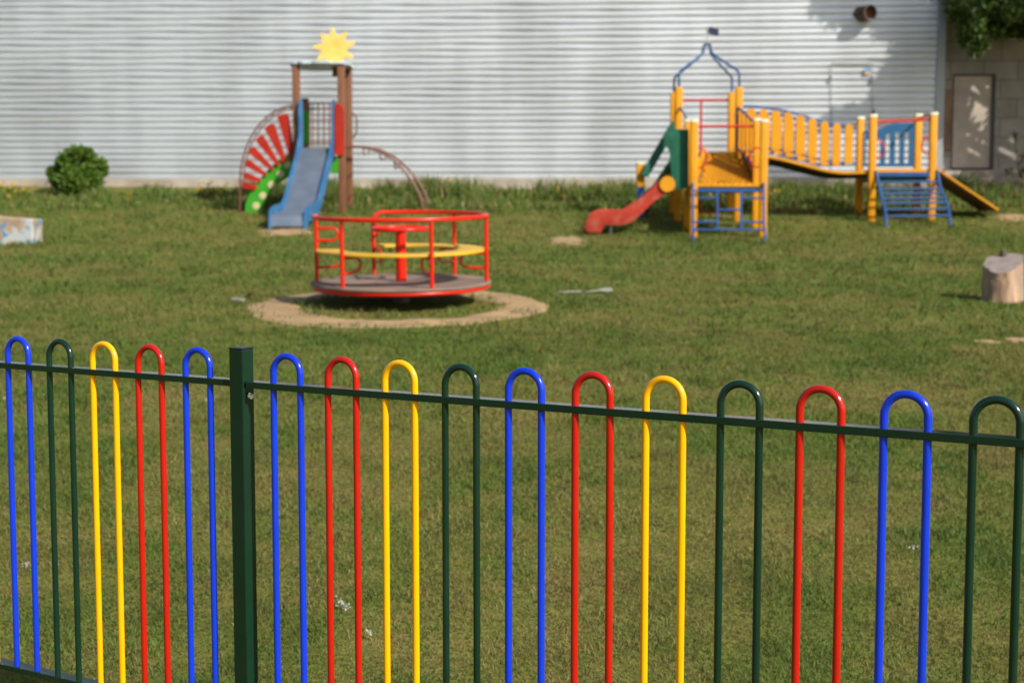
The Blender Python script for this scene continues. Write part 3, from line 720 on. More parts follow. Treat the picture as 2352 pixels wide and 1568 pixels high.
# red rails
zz = PB(900, 551, TB).z
mb = MB().tube([(tl+.09, TB, zz), (tr-.03, TB, zz)], .022, 8); px_ = PB(870, 600, TB).x
mb.tube([(px_, TB, zz), (px_, TB, ztp)], .022, 8); mb.build('tower_guard', M['cred'], ca)
MB().tube([(xlb+.06, CD+1, PB(900, 724, CD+1).z), (xrb-.06, CD+1, PB(1200, 720, CD+1).z)], .022, 8).build('red_rail', M['cred'], ca)
def ring_(c, r, y0, name='grip_ring', sx_=1):
    pts = [Vector((c.x+r*.75*math.cos(2*PI*k/24), c.y, c.z+r*math.sin(2*PI*k/24))) for k in range(24)]
    return MB().tube(pts, .016, 8, closed=True).build(name, M['cred'], ca)
ring_(PB(860, 928, CD+.5), .165, 0); ring_(PB(1236, 924, CD+.5), .165, 0)
# under-deck red frame
mb = MB(); y_ = 25.2
for x in (863, 990): mb.tube([PB(x, 1160, y_), PB(x, 1290, y_)], .02, 8)
mb.tube([PB(863, 1282, y_), PB(990, 1282, y_)], .02, 8); mb.build('under_frame', M['cred'], ca)
# blue climbing frame in front
def fr(x, y):      # from deck edge splaying out to the grass
    t = max(0, min(1, (y-1095)/410)); d = CD-.09-1.05*t**1.6; return PB(x, y, d)
mb = MB()
mb.tube([fr(815, y) for y in (1090, 1150, 1250, 1350, 1420)]+[fr(822, 1470), fr(826, 1540)], .021, 8)
mb.tube([fr(1279, y) for y in (1090, 1150, 1250, 1350)]+[fr(1286, 1420), fr(1293, 1500), fr(1295, 1550)], .021, 8)
for x in (975, 1130): mb.tube([fr(x, y) for y in (1140, 1200, 1300, 1395)], .019, 8)
for xa, xb, y in ((845, 965, 1190), (1130, 1279, 1190), (985, 1130, 1266), (820, 975, 1346), (1130, 1282, 1346), (820, 1286, 1396), (818, 1279, 1142)): mb.tube([fr(xa, y), fr(xb, y)], .018, 8)
mb.build('climbing_frame', M['cblue'], ca)
# red plastic slide with green hood
up = [(690, 1066), (610, 1076), (520, 1150), (440, 1213), (370, 1258), (300, 1263), (230, 1260), (185, 1270), (150, 1300), (128, 1345), (118, 1402)]
lo = [(124, 1412), (210, 1416), (224, 1385), (245, 1366), (290, 1366), (350, 1366), (400, 1352), (440, 1328), (500, 1272), (580, 1200), (660, 1152), (695, 1140)]
for y_, ex_ in ((CD+.12, .035), (CD+.66, .035)):
    pts = bez([PB(*p, CD+.12) for p in up], 3)+bez([PB(*p, CD+.12) for p in lo], 3)
    MB().prism([(p.x, y_, p.z) for p in pts], (0, ex_, 0)).build('slide_wall', M['sred'], ca, bevel=.006)
fl = bez([PB(*p, CD+.12) for p in ((690, 1108), (610, 1124), (520, 1200), (440, 1264), (370, 1308), (300, 1316), (240, 1312), (195, 1330), (165, 1370), (160, 1405))], 4)
vs = []; fs = []
for p in fl: vs += [(p.x, CD+.15, p.z), (p.x, CD+.665, p.z), (p.x, CD+.15, p.z-.02), (p.x, CD+.665, p.z-.02)]
for i in range(len(fl)-1): b = 4*i; fs += [(b, b+1, b+5, b+4), (b+2, b+6, b+7, b+3)]
MB().add(vs, fs).build('slide_bed', M['sred'], ca)
c = PB(648, 1100, CD+.1); q = Vector((0, -1, 0)).to_track_quat('Z', 'Y').to_matrix()
MB().lathe([(.13, -.015), (.135, .0), (.125, .02)], c, 28, q).build('end_disc', M['cyel'], ca)
gx, gy_ = PB(278, 1360, CD+.3).x, CD+.3
MB().tube([(gx, gy_, PB(278, 1345, CD+.3).z), (gx, gy_, gz(gx, gy_)-.1)], .03, 10).build('slide_leg', M['galv'], ca)
hood = [(648, 765), (664, 742), (700, 738), (790, 742), (790, 1128), (718, 1128), (702, 1060), (697, 960), (690, 880), (664, 812)]
for y_ in (CD+.10, CD+.72): MB().prism([(PB(*p, CD+.1).x, y_, PB(*p, CD+.1).z) for p in hood], (0, .03, 0)).build('slide_hood', M['cgrn'], ca, smooth=False, bevel=.008)
# green stair at the back left
def strip(a_, b_, y, w, th, name, m):
    A, B = PB(*a_, y), PB(*b_, y); return MB().bar(A, B, th, w).build(name, M[m], ca, smooth=False, bevel=.006)
strip((700, 700), (498, 1045), 26.35, .15, .035, 'stair_board', 'cgrn'); strip((700, 915), (560, 1130), 26.30, .07, .035, 'stair_handrail', 'dkgrn')
strip((690, 960), (480, 1290), 26.9, .2, .04, 'stair_board', 'cgrn')
mb = MB()
for k in range(6):
    t = (k+.5)/6; a_ = PB(690-t*205, 960+t*320, 26.6); mb.box(a_, (.2, .55, .03))
mb.build('stair_tread', M['net'], ca, smooth=False)
sp = PB(474, 975, 26.5); cpost(sp.x, sp.y, sp.z, base=PB(474, 1118, 26.5).z, w=.15)
MB().box((sp.x, sp.y, (PB(474, 1118, 26.5).z+1.4)/2), (.13, .13, PB(474, 1118, 26.5).z-1.402)).build('post_sleeve', M['cblue'], ca, smooth=False)
# hanging bridge
topz = [170, 175, 185, 200, 222, 250, 274, 290, 297]; botz = [500, 502, 508, 522, 545, 575, 600, 613, 618]
for dy in (0, .95):
    tp, bp = [], []
    for i in range(9):
        x = PC(125+100*i, 300, TF).x
        zt_, zb_ = PC(0, topz[i], TF).z, PC(0, botz[i], TF).z
        MB().prism([(x-.072, TF+dy, zb_), (x+.072, TF+dy, zb_), (x+.072, TF+dy, zt_-.05), (x+.045, TF+dy, zt_), (x-.045, TF+dy, zt_), (x-.072, TF+dy, zt_-.05)], (0, .03, 0)).build('bridge_picket', M['cyel'], ca, smooth=False, bevel=.005)
        tp.append(Vector((x, TF+dy+.05, zt_-.07))); bp.append(Vector((x, TF+dy+.05, zb_+.02)))
    xe = PC(1000, 300, TF).x
    for L in (tp, bp):
        z0 = L[0].z+.03; e = Vector((xe, TF+dy+.05, L[-1].z)); s_ = Vector((tr+.05, TF+dy+.05, z0))
        MB().tube(bez([s_]+L+[e], 3), .020, 8).build('bridge_rail', M['cblue'], ca)
    if dy == 0:
        MB().tube(bez([Vector((tr+.05, TF+.05, tp[0].z+.12))]+[p+Vector((0, .02, .115*(1-i/14))) for i, p in enumerate(tp)], 3), .023, 8).build('bridge_rail', M['cblue'], ca)
dk = bez([PC(*p, TF) for p in ((170, 553), (260, 562), (400, 588), (600, 640), (760, 678), (900, 692), (1085, 688))], 8)
mbp, mbb = MB(), MB()
for i in range(0, len(dk)-1, 2):
    a_, b_ = dk[i], dk[min(i+2, len(dk)-1)]; dd = (b_-a_); m_ = (a_+b_)/2; ang = math.atan2(dd.z, dd.x)
    mbp.box((m_.x, TF+.5, m_.z), (dd.length-.006, 1.0, .045), Matrix.Rotation(-ang, 3, 'Y'))
mbp.build('bridge_plank', M['cyel'], ca, smooth=False)
for y in (TF+.12, TF+.85): mbb.tube([Vector((p.x, y, p.z-.06)) for p in dk], .030, 8)
mbb.build('bridge_bearer', M['cap'], ca)
# far platform
rx2, rx4 = PC(1114, 500, TF).x, PC(1607, 500, TF).x; RB = 27.1
rx1, rx3 = PC(1012, 500, RB).x, PC(1483, 500, RB).x
cpost(rx2, TF, PC(1114, 245, TF).z); cpost(rx4, TF, PC(1607, 228, TF).z); cpost(rx1, RB, PC(1012, 262, RB).z); cpost(rx3, RB, PC(1483, 240, RB).z)
zf = PC(1300, 660, TF).z
planks(rx2+.065, rx4-.065, TF-.02, RB, zf, 8, 'platform_deck', 'cyel', th=.06)
MB().box(((rx2+rx4)/2, TF-.03, zf-.10), (rx4-rx2+.05, .05, .075)).build('platform_beam', M['cblue'], ca, smooth=False)
MB().box(((rx2+rx4)/2, TF+.5, zf-.15), (rx4-rx2-.15, .9, .16)).build('platform_underside', M['cgrn'], ca, smooth=False)
# blue slotted panel
sl_x = [1055, 1092, 1140, 1180, 1218, 1255, 1297, 1335, 1373, 1412, 1450]     # board edges (board, slot, board ...)
xs_ = [PC(x, 500, RB-.08).x for x in (1050, 1062, 1085, 1145, 1178, 1219, 1254, 1298, 1334, 1374, 1410, 1452)]
zb = PC(0, 645, RB-.08).z; zb2 = PC(0, 618, RB-.08).z
def ztop(x):
    xa, xb_ = PC(1130, 0, RB-.08).x, PC(1300, 0, RB-.08).x
    za, zb_ = PC(0, 348, RB-.08).z, PC(0, 288, RB-.08).z
    t = max(0, min(1, (x-xa)/(xb_-xa))); t = t*t*(3-2*t); return za+(zb_-za)*t
mb = MB(); yb = RB-.1
for i in range(0, len(xs_)-1):
    a_, b_ = xs_[i], xs_[i+1]
    if i % 2 == 0:
        n_ = 3
        for k in range(n_):
            u, v = a_+(b_-a_)*k/n_, a_+(b_-a_)*(k+1)/n_
            mb.prism([(u, yb, zb), (v, yb, zb), (v, yb, ztop(v)), (u, yb, ztop(u))], (0, .03, 0))
    else:
        slot_top = [.0, .23, .22, .26, .18, .14][min(i//2, 5)]+.02
        mb.prism([(a_, yb, zb), (b_, yb, zb), (b_, yb, zb2), (a_, yb, zb2)], (0, .03, 0))
        mb.prism([(a_, yb, ztop(a_)-.17), (b_, yb, ztop(b_)-.17), (b_, yb, ztop(b_)), (a_, yb, ztop(a_))], (0, .03, 0))
mb.build('slotted_panel', M['pblue'], ca, smooth=False)
MB().tube([(rx2+.06, TF, PC(1140, 278, TF).z), (rx4-.06, TF, PC(1575, 258, TF).z)], .026, 8).build('red_rail', M['cred'], ca)
MB().tube([(rx3+.0, RB-.06, PC(0, 232, TF+.6).z), (rx4-.0, TF+.06, PC(0, 232, TF+.6).z)], .022, 8).build('red_rail', M['cred'], ca)
ring_(PC(1158, 498, TF+.5), .16, 0); ring_(PC(1568, 472, TF+.5), .155, 0)
# blue ladder
def ld(x, y): t = max(0, min(1, (y-690)/430)); return PC(x, y, TF-.06-.75*t**1.3)
mb = MB()
lpts = [(1140, 675), (1152, 720), (1165, 790), (1182, 870), (1205, 945), (1218, 1010), (1224, 1060), (1230, 1150)]
rpts = [(1640, 672), (1652, 720), (1664, 790), (1686, 860), (1715, 930), (1735, 990), (1744, 1050), (1748, 1130)]
mb.tube(bez([ld(*p) for p in lpts], 3), .026, 8).tube(bez([ld(*p) for p in rpts], 3), .026, 8)
def lx(pts, y): return np.interp(y, [p[1] for p in pts], [p[0] for p in pts])
for y in (772, 828, 865, 905, 942, 992, 1048): mb.tube([ld(lx(lpts, y), y), ld(lx(rpts, y-8), y-8)], .019, 8)
mb.build('ladder', M['cblue'], ca)
# plank ramp
e0 = PC(1640, 668, TF); e1 = PC(2143, 1004, 26.1); rw = 1.0
mb = MB(); NRp = 14
for k in range(NRp):
    a_ = e0.lerp(e1, k/NRp); b_ = e0.lerp(e1, (k+1)/NRp-.006); n_ = Vector((-(e1-e0).z, 0, (e1-e0).x)).normalized()*.035
    mb.prism([a_, b_, b_+n_, a_+n_], (0, rw, 0))
mb.build('ramp_plank', M['cyel'], ca, smooth=False)
MB().prism([e0-Vector((0, -.03, .045)), e1-Vector((.03, -.03, .0)), e1+Vector((-.03, .03, .004)), e0+Vector((0, .03, -.003))], (0, rw-.06, 0)).build('ramp_base', M['dkbrn'], ca, smooth=False)
rr_ = e0.lerp(e1, .33)+Vector((0, rw, .1)); MB().tube([rr_+Vector((.075*math.cos(t), 0, .075*math.sin(t))) for t in [2*PI*k/16 for k in range(16)]], .025, 8, closed=True).build('ramp_grip', M['cred'], ca)

# ------------------------------------------------------------------ log stump, painted block, litter
sc0 = P(2318, 690, 14.9); sx_, sy_ = sc0.x, 15.1; sz_ = gz(sx_, sy_)
stp = thing('log_stump', (sx_, sy_, sz_), 'short pale log stump with a slanted grey cut top standing on the lawn', 'log stump')
n = 40; vs = []; fs = []; RR = .2
for k, hh in enumerate((-.1, .02, .12, .22, .30, 1)):
    for j in range(n):
        t = 2*PI*j/n; r = RR*(1.06-.014*k)*(1+.07*math.sin(3*t+1)+.04*math.sin(7*t)+.03*math.sin(13*t+k))
        x, y = r*math.cos(t), r*math.sin(t)
        z = hh if k < 5 else .405+.28*x+.42*y
        if k == 4: z = .30+.20*x+.30*y
        vs.append((sx_+x, sy_+y, sz_+z))
for k in range(5):
    for j in range(n): fs.append((k*n+j, k*n+(j+1) % n, (k+1)*n+(j+1) % n, (k+1)*n+j))
MB().add(vs, fs).build('log_side', M['stumpside'], stp)
tp = vs[5*n:]; MB().add(tp, [tuple(range(n))]).build('cut_face', M['stumptop'], stp, smooth=False)
q = P(2304, 584, 15.25); MB().tube([q+Vector((-.0, 0, -.05)), q+Vector((.005, 0, .0)), q+Vector((.0, 0, .045))], [.045, .042, .03], 9).build('splinter', M['bark'], stp)

bx = P(20, 552, 22.6); bz = gz(bx.x, 22.8)
blk = thing('painted_block', (bx.x-.1, 22.8, bz), 'pale concrete block daubed with white and blue paint at the left edge of the lawn', 'concrete block')
x1_, x0_ = P(76, 520, 22.6).x, P(76, 520, 22.6).x-1.25
mb = MB(); zt1, zt0 = P(83, 503, 22.6).z, P(0, 494, 22.6).z
mb.add([(x0_, 22.6, bz-.1), (x1_-.02, 22.6, bz-.1), (x1_, 22.6, zt1), (x0_, 22.6, zt0+.03), (x0_, 23.1, bz-.1), (x1_-.02, 23.1, bz-.1), (x1_, 23.1, zt1), (x0_, 23.1, zt0+.03)],
       [(0, 1, 2, 3), (4, 7, 6, 5), (0, 4, 5, 1), (1, 5, 6, 2), (2, 6, 7, 3), (3, 7, 4, 0)])
mb.build('block_body', M['paintblock'], blk, smooth=False, bevel=.03)

def scrap(name, pts, label, cat, h=.02, seed=1, m='paper'):
    rr = random.Random(seed); vs = []; fs = []; k = len(pts)
    for (x, y, wd) in pts:
        for s in (-1, 0, 1):
            yy = y+s*wd; vs.append((x+rr.uniform(-.01, .01), yy, gz(x, yy)+.02+rr.uniform(0, h)+(h if s == 0 else 0)))
    for i in range(k-1):
        for s in range(2): b = 3*i+s; fs.append((b, b+3, b+4, b+1))
    c_ = (pts[k//2][0], pts[k//2][1], gz(pts[k//2][0], pts[k//2][1]))
    o = MB().add(vs, fs).build(name, M[m], org=c_)
    md = o.modifiers.new('thick', 'SOLIDIFY'); md.thickness = .004
    return tag(o, label, cat)
def gp(x, y):
    lo, hi = 4.0, 31.0
    for _ in range(40):
        d = (lo+hi)/2; p = P(x, y, d)
        if p.z > gz(p.x, d): lo = d
        else: hi = d
    return P(x, y, lo)
L = [gp(x, y) for x, y in ((1282, 679), (1310, 677), (1335, 676))]
scrap('plastic_scrap', [(p.x, p.y, w_) for p, w_ in zip(L, (.02, .05, .015))], 'thin grey-white plastic strip lying on the lawn right of the roundabout', 'litter', .02, 3)
L = [gp(x, y) for x, y in ((1345, 677), (1375, 674), (1390, 672), (1406, 671))]
scrap('plastic_scrap', [(p.x, p.y, w_) for p, w_ in zip(L, (.015, .03, .08, .07))], 'crumpled white plastic sheet lying on the lawn right of the roundabout', 'litter', .02, 4)
L = [gp(x, y) for x, y in ((532, 696), (548, 695), (562, 697))]
scrap('paper_scrap', [(p.x, p.y, .022) for p in L], 'small white paper scrap on the lawn left of the sand ring', 'litter', .02, 5)

# ------------------------------------------------------------------ foliage
def leaves(centers, size, cols, seed=0, droop=.0):
    r = np.random.default_rng(seed); n = len(centers)
    d = r.normal(size=(n, 3)); d[:, 2] -= droop; d /= np.linalg.norm(d, axis=1)[:, None]
    e = np.cross(d, r.normal(size=(n, 3))); e /= np.linalg.norm(e, axis=1)[:, None]
    nn = np.cross(d, e)
    s = (size*r.uniform(.65, 1.3, n))[:, None]
    b = centers; t = centers+d*s; mid = centers+d*s*.5+nn*s*.08
    V = np.stack([b, mid+e*s*.3, t, mid-e*s*.3], 1).reshape(-1, 3)
    q = np.arange(n)[:, None]*4
    tr = np.concatenate([q+np.array([[0, 1, 2]]), q+np.array([[0, 2, 3]])])
    return V, tr, np.repeat(cols, 4, 0)
def pick(pal, n, r):
    pal = np.array(pal); i = r.integers(0, len(pal), n); return pal[i]*r.uniform(.75, 1.25, n)[:, None]
# bush against the hall
bp_ = P(178, 432, 30.3); bp_.z = gz(bp_.x, 30.3)
bush = thing('round_bush', tuple(bp_), 'rounded bright green leafy bush against the metal hall wall', 'bush')
r = np.random.default_rng(5)
blobs = []
for (x, y, rad) in ((178, 392, 34), (150, 385, 26), (205, 378, 27), (175, 362, 22), (184, 350, 12), (140, 410, 24), (215, 405, 24), (180, 415, 36), (160, 368, 16), (226, 385, 14), (205, 362, 13), (128, 400, 12), (148, 418, 20), (205, 420, 22), (181, 341, 6), (233, 396, 8), (122, 392, 7), (140, 375, 8), (158, 358, 8), (214, 352, 8), (236, 372, 7), (241, 378, 4), (197, 345, 6)):
    p = P(x, y, 30.3); blobs.append((p.x, 30.3+r.uniform(-.35, .25), p.z, rad/FPX*30.3))
pts = []
for (x, y, z, rad) in blobs:
    n = int(1900*(rad/.3)**1.6)+40; d = r.normal(size=(n, 3)); d /= np.linalg.norm(d, axis=1)[:, None]
    rr = rad*.93*(r.uniform(.2, 1, n)**.5)*(1+.35*(r.random(n) < .14)); pts.append(np.array([x, y, z])+d*rr[:, None]*np.array([1, 1.1, 1]))
pts = np.concatenate(pts); pts = pts[pts[:, 2] > ground(pts[:, 0], pts[:, 1])+.03]
cl = pick([(.080, .150, .016), (.105, .185, .022), (.055, .115, .014), (.135, .215, .030)], len(pts), r)
V, T, C = leaves(pts-np.array(bp_), .075, cl, 3)
o = np_mesh('foliage', V, np.zeros((0, 4)), T, C, M['leaf']); o.parent = bush
mb = MB()
for k in range(7):
    a_ = k*.9; mb.tube([bp_+Vector((.05*math.cos(a_), .05*math.sin(a_), -.1)), bp_+Vector((.2*math.cos(a_), .2*math.sin(a_), .35)), bp_+Vector((.32*math.cos(a_), .3*math.sin(a_), .65))], [.018, .013, .006], 6)
mb.build('stem', M['bark'], bush)

# broadleaf tree at the right: its trunk stands outside the frame
tb = Vector((13.6, 28.3, gz(13.6, 28.3)))
tree = thing('broadleaf_tree', tuple(tb), 'green broadleaf tree overhanging the block outbuilding at the upper right', 'tree')
mb = MB(); r = np.random.default_rng(21)
mb.tube([tb+Vector((0, 0, -.3)), tb+Vector((.03, 0, .8)), tb+Vector((-.1, .05, 2.2)), tb+Vector((-.15, 0, 3.6)), tb+Vector((-.2, .1, 5.5)), tb+Vector((-.1, .1, 7.2))], [.30, .24, .20, .17, .11, .04], 12)
tips = []
LB = [((-.15, 0, 3.0), (-4.2, .1, 4.5), .085), ((-.1, 0, 2.7), (-3.2, -.9, 5.3), .08), ((-.15, 0, 3.4), (-3.6, .9, 5.2), .08), ((-.2, 0, 4), (-2.6, -1, 6.6), .07), ((-.2, 0, 4.4), (-1.2, .9, 7.6), .07),
      ((-.1, 0, 3.2), (2.8, .4, 4.6), .08), ((-.1, 0, 3.8), (2.4, -1, 6.2), .07), ((-.2, 0, 5), (.9, .3, 8), .05), ((-.1, 0, 3), (.5, -2.4, 5.6), .07), ((-.1, 0, 3.4), (-1.6, -2.0, 6.6), .07)]
for (s, e, rad) in LB:
    s, e = Vector(s), Vector(e); m1 = s.lerp(e, .5)+Vector((0, 0, .25))
    pth = bez([tb+s, tb+m1, tb+e], 6); mb.tube(pth, [rad*(1-.75*i/(len(pth)-1)) for i in range(len(pth))], 8)
    tips += [pth[i] for i in range(5, len(pth))]
mb.build('trunk', M['bark'], tree)
pts = []
def cluster(c, rad, n, sq=.75):
    d = r.normal(size=(n, 3)); d /= np.linalg.norm(d, axis=1)[:, None]
    pts.append(np.array(c)+d*(rad*(r.uniform(0, 1, n)**.45))[:, None]*np.array([1, 1, sq]))
for tpt in tips:
    for _ in range(2):
        cluster(np.array(tpt)+r.normal(size=3)*.45, r.uniform(.26, .50), 150)
for (x, y, rad, d_, nn_) in ((2195, 20, 34, 28.2, 500), (2225, 60, 36, 28.1, 520), (2250, 98, 17, 28.1, 170), (2243, 118, 9, 28.1, 60), (2212, 92, 12, 28.1, 80), (2270, 65, 34, 28.4, 420), (2310, 40, 46, 28.3, 800), (2345, 60, 30, 28.4, 340), (2260, 20, 44, 28.4, 700), (2180, 45, 13, 28.2, 80), (2330, 10, 46, 28, 700), (2180, -20, 40, 28.3, 420), (2150, -45, 30, 28.3, 250)):
    p = P(x, y, d_); cluster(p, rad/FPX*d_, int(nn_*1.5), .9)
def shade_at(px, py, L):
    p = wallpt(px, py) if px < 2160 else P(px, py, BY)
    return p+tosun*(L/(-tosun.y))
for (px, py, rad, nn_) in ((2150, 40, 40, 520), (2105, 75, 34, 420), (2135, 110, 40, 520), (2085, 120, 26, 300), (2125, 165, 40, 520), (2085, 185, 30, 360), (2115, 225, 38, 460), (2065, 235, 30, 340), (2030, 262, 26, 260), (2085, 262, 32, 380), (2135, 262, 30, 340), (1995, 280, 20, 170), (2050, 285, 22, 200), (2110, 288, 22, 200),
        (2150, 160, 34, 420), (1880, 8, 20, 110), (1925, 14, 28, 200), (1965, 22, 32, 240), (2010, 16, 32, 260), (2060, 22, 36, 320), (1975, 55, 18, 110), (2045, 60, 22, 150),
        (2200, 210, 26, 260), (2195, 270, 28, 300), (2200, 340, 28, 260), (2265, 370, 26, 240), (2300, 200, 34, 380), (2300, 260, 34, 380), (2240, 150, 26, 200), (2330, 180, 34, 340), (2335, 240, 30, 260), (2200, 170, 26, 200), (2285, 150, 30, 280), (2230, 378, 26, 200), (2190, 385, 20, 160), (2350, 130, 36, 300), (2300, 110, 40, 380)):
    for _ in range(2):
        c = shade_at(px+r.normal()*5, py+r.normal()*5, r.uniform(1.5, 2.5)); cluster(c, rad/FPX*30*.85, int(nn_*.8), .9)
pts = np.concatenate(pts)
tt = (BY-pts[:, 1])/(-tosun.y)
SX_, SZ_ = pts[:, 0]-tosun.x*tt, pts[:, 2]-tosun.z*tt
LITP = [(2245, 192, 30, 17), (2256, 228, 23, 46), (2232, 262, 13, 11), (2258, 280, 15, 26), (2243, 338, 30, 23), (2215, 314, 8, 12), (2190, 122, 18, 22), (2224, 147, 32, 12), (2322, 354, 40, 36), (2335, 325, 22, 34), (2174, 216, 5, 26), (2290, 280, 6, 14), (2040, 395, 140, 78), (1850, 180, 110, 100), (1985, 120, 55, 52), (1960, 190, 50, 55), (1935, 330, 90, 60), (2098, 172, 12, 7), (1930, 65, 30, 18)]
drop = np.zeros(len(pts), bool)
for (px, py, ax_, bx__) in LITP:
    c = P(px, py, BY); k_ = BY/FPX
    q = ((SX_-c.x)/(ax_*k_))**2+((SZ_-c.z)/(bx__*k_))**2
    drop |= q+.5*(vnoise(SX_*7, SZ_*7, 51)-.5) < 1
vis = (pts[:, 1] < 29.2)
sx__ = 1176+FPX*pts[:, 0]/pts[:, 1]; sy__ = 508-FPX*(pts[:, 2]-CAMZ)/pts[:, 1]
drop |= (sy__ > 92) & (sx__ > 2262)            # the crown hangs no lower than this over the outbuilding
drop |= (sx__ < 2168+.0*sy__) & (sy__ > 0)
drop |= (sy__ > 55) & (sx__ < 2190)
pts = pts[~drop]
extra = len(pts); keep_ = pts; pts = []
for (x, y, rad, d_, nn_) in ((2205, 10, 34, 29.9, 420), (2240, 30, 36, 29.8, 480), (2285, 15, 42, 29.9, 560), (2330, 25, 42, 29.8, 560), (2220, 55, 22, 29.8, 240), (2265, 62, 26, 29.8, 300), (2310, 62, 26, 29.8, 300), (2345, 70, 20, 29.8, 220), (2245, 92, 10, 29.8, 60), (2238, 112, 8, 29.7, 40), (2200, -35, 40, 29.9, 400), (2270, -40, 50, 29.9, 500), (2350, -30, 50, 29.9, 500)):
    cluster(P(x, y, d_), rad/FPX*d_, nn_, .9)
pts = np.concatenate([keep_]+pts)
cl = pick([(.045, .090, .016), (.065, .12, .02), (.09, .14, .025), (.035, .07, .014), (.12, .16, .032)], len(pts), r)
V, T, C = leaves(pts-np.array(tb), .12, cl, 9, droop=.5)
o = np_mesh('crown', V, np.zeros((0, 4)), T, C, M['leaf']); o.parent = tree
print('tree leaves', len(pts))

# scrubby plant at the right edge, by the block wall
vb = P(2345, 388, 29.9); vb.z = gz(vb.x, 29.9)
vine = thing('wall_shrub', tuple(vb), 'sparse pale shrub growing against the block wall right of the plain door', 'shrub')
pts = []; mb = MB()
for (x, y, rad, nn_) in ((2344, 362, 10, 26), (2328, 312, 8, 26), (2348, 392, 9, 40), (2318, 396, 6, 18)):
    p = P(x, y, 29.95); cluster(p, rad/FPX*30, nn_, 1)
    mb.tube([vb+Vector((0, 0, -.05)), vb.lerp(p, .6)+Vector((.03, -.04, 0)), p], [.014, .01, .005], 6)
mb.build('stem', M['bark'], vine)
pts = np.concatenate(pts); cl = pick([(.10, .12, .03), (.06, .09, .02), (.26, .21, .14), (.07, .08, .015)], len(pts), r)
V, T, C = leaves(pts-np.array(vb), .09, cl, 10)
o = np_mesh('foliage', V, np.zeros((0, 4)), T, C, M['leaf']); o.parent = vine

# ------------------------------------------------------------------ grass
def sand_mask(x, y):
    k = np.ones(len(x), bool)
    for (cx, cy, rx, ry, inn) in SANDS:
        q = np.sqrt(((x-cx)/rx)**2+((y-cy)/ry)**2)+.16*(vnoise(x*9, y*9, 4)-.5)+.10*(vnoise(x*23, y*23, 6)-.5)
        pr = np.maximum(np.clip((q-.80)/.24, 0, 1)**1.5 if inn else np.clip((q-.2)/.75, 0, 1)**1.1, np.clip((inn+.10-q)/.16, 0, 1) if inn else 0)
        k &= vnoise(x*97.3, y*91.7, 71) < np.maximum(pr, .03)
    return k
def blades(x, y, h, wd, lean, cols, seed):
    r = np.random.default_rng(seed); n = len(x); z = ground(x, y)-.004
    az = r.uniform(0, 2*PI, n); fa = r.uniform(0, 2*PI, n)
    dx, dy = np.cos(az), np.sin(az); wx, wy_ = np.cos(fa)*wd/2, np.sin(fa)*wd/2
    l1 = lean*h*.35; l2 = lean*h
    B = np.stack([x, y, z], 1)
    Wv = np.stack([wx, wy_, 0*wx], 1); D = np.stack([dx, dy, 0*dx], 1)
    up = np.array([0, 0, 1.0])
    m = B+D*l1[:, None]+up*(h*.6)[:, None]; t = B+D*l2[:, None]+up*(h*np.sqrt(np.clip(1-lean**2*.5, .1, 1)))[:, None]
    V = np.stack([B-Wv, B+Wv, m+Wv*.75, m-Wv*.75, t], 1).reshape(-1, 3)
    q = np.arange(n)[:, None]*5
    return V, q+np.array([[0, 1, 2, 3]]), q+np.array([[3, 2, 4]]), np.repeat(cols, 5, 0)
def sample(d0, d1, dens):
    hw = .40
    n = int((d1**2-d0**2)*hw*dens)
    r = np.random.default_rng(int(d0*100)); y = np.sqrt(r.uniform(d0**2, d1**2, n)); x = r.uniform(-hw, hw, n)*y
    return x, y, r
VS, QS, TS, CS = [], [], [], []; off = 0
G1, G2, G3, DRY, DRY2 = np.array([.100, .146, .021]), np.array([.062, .118, .022]), np.array([.132, .182, .028]), np.array([.28, .205, .080]), np.array([.185, .145, .048])
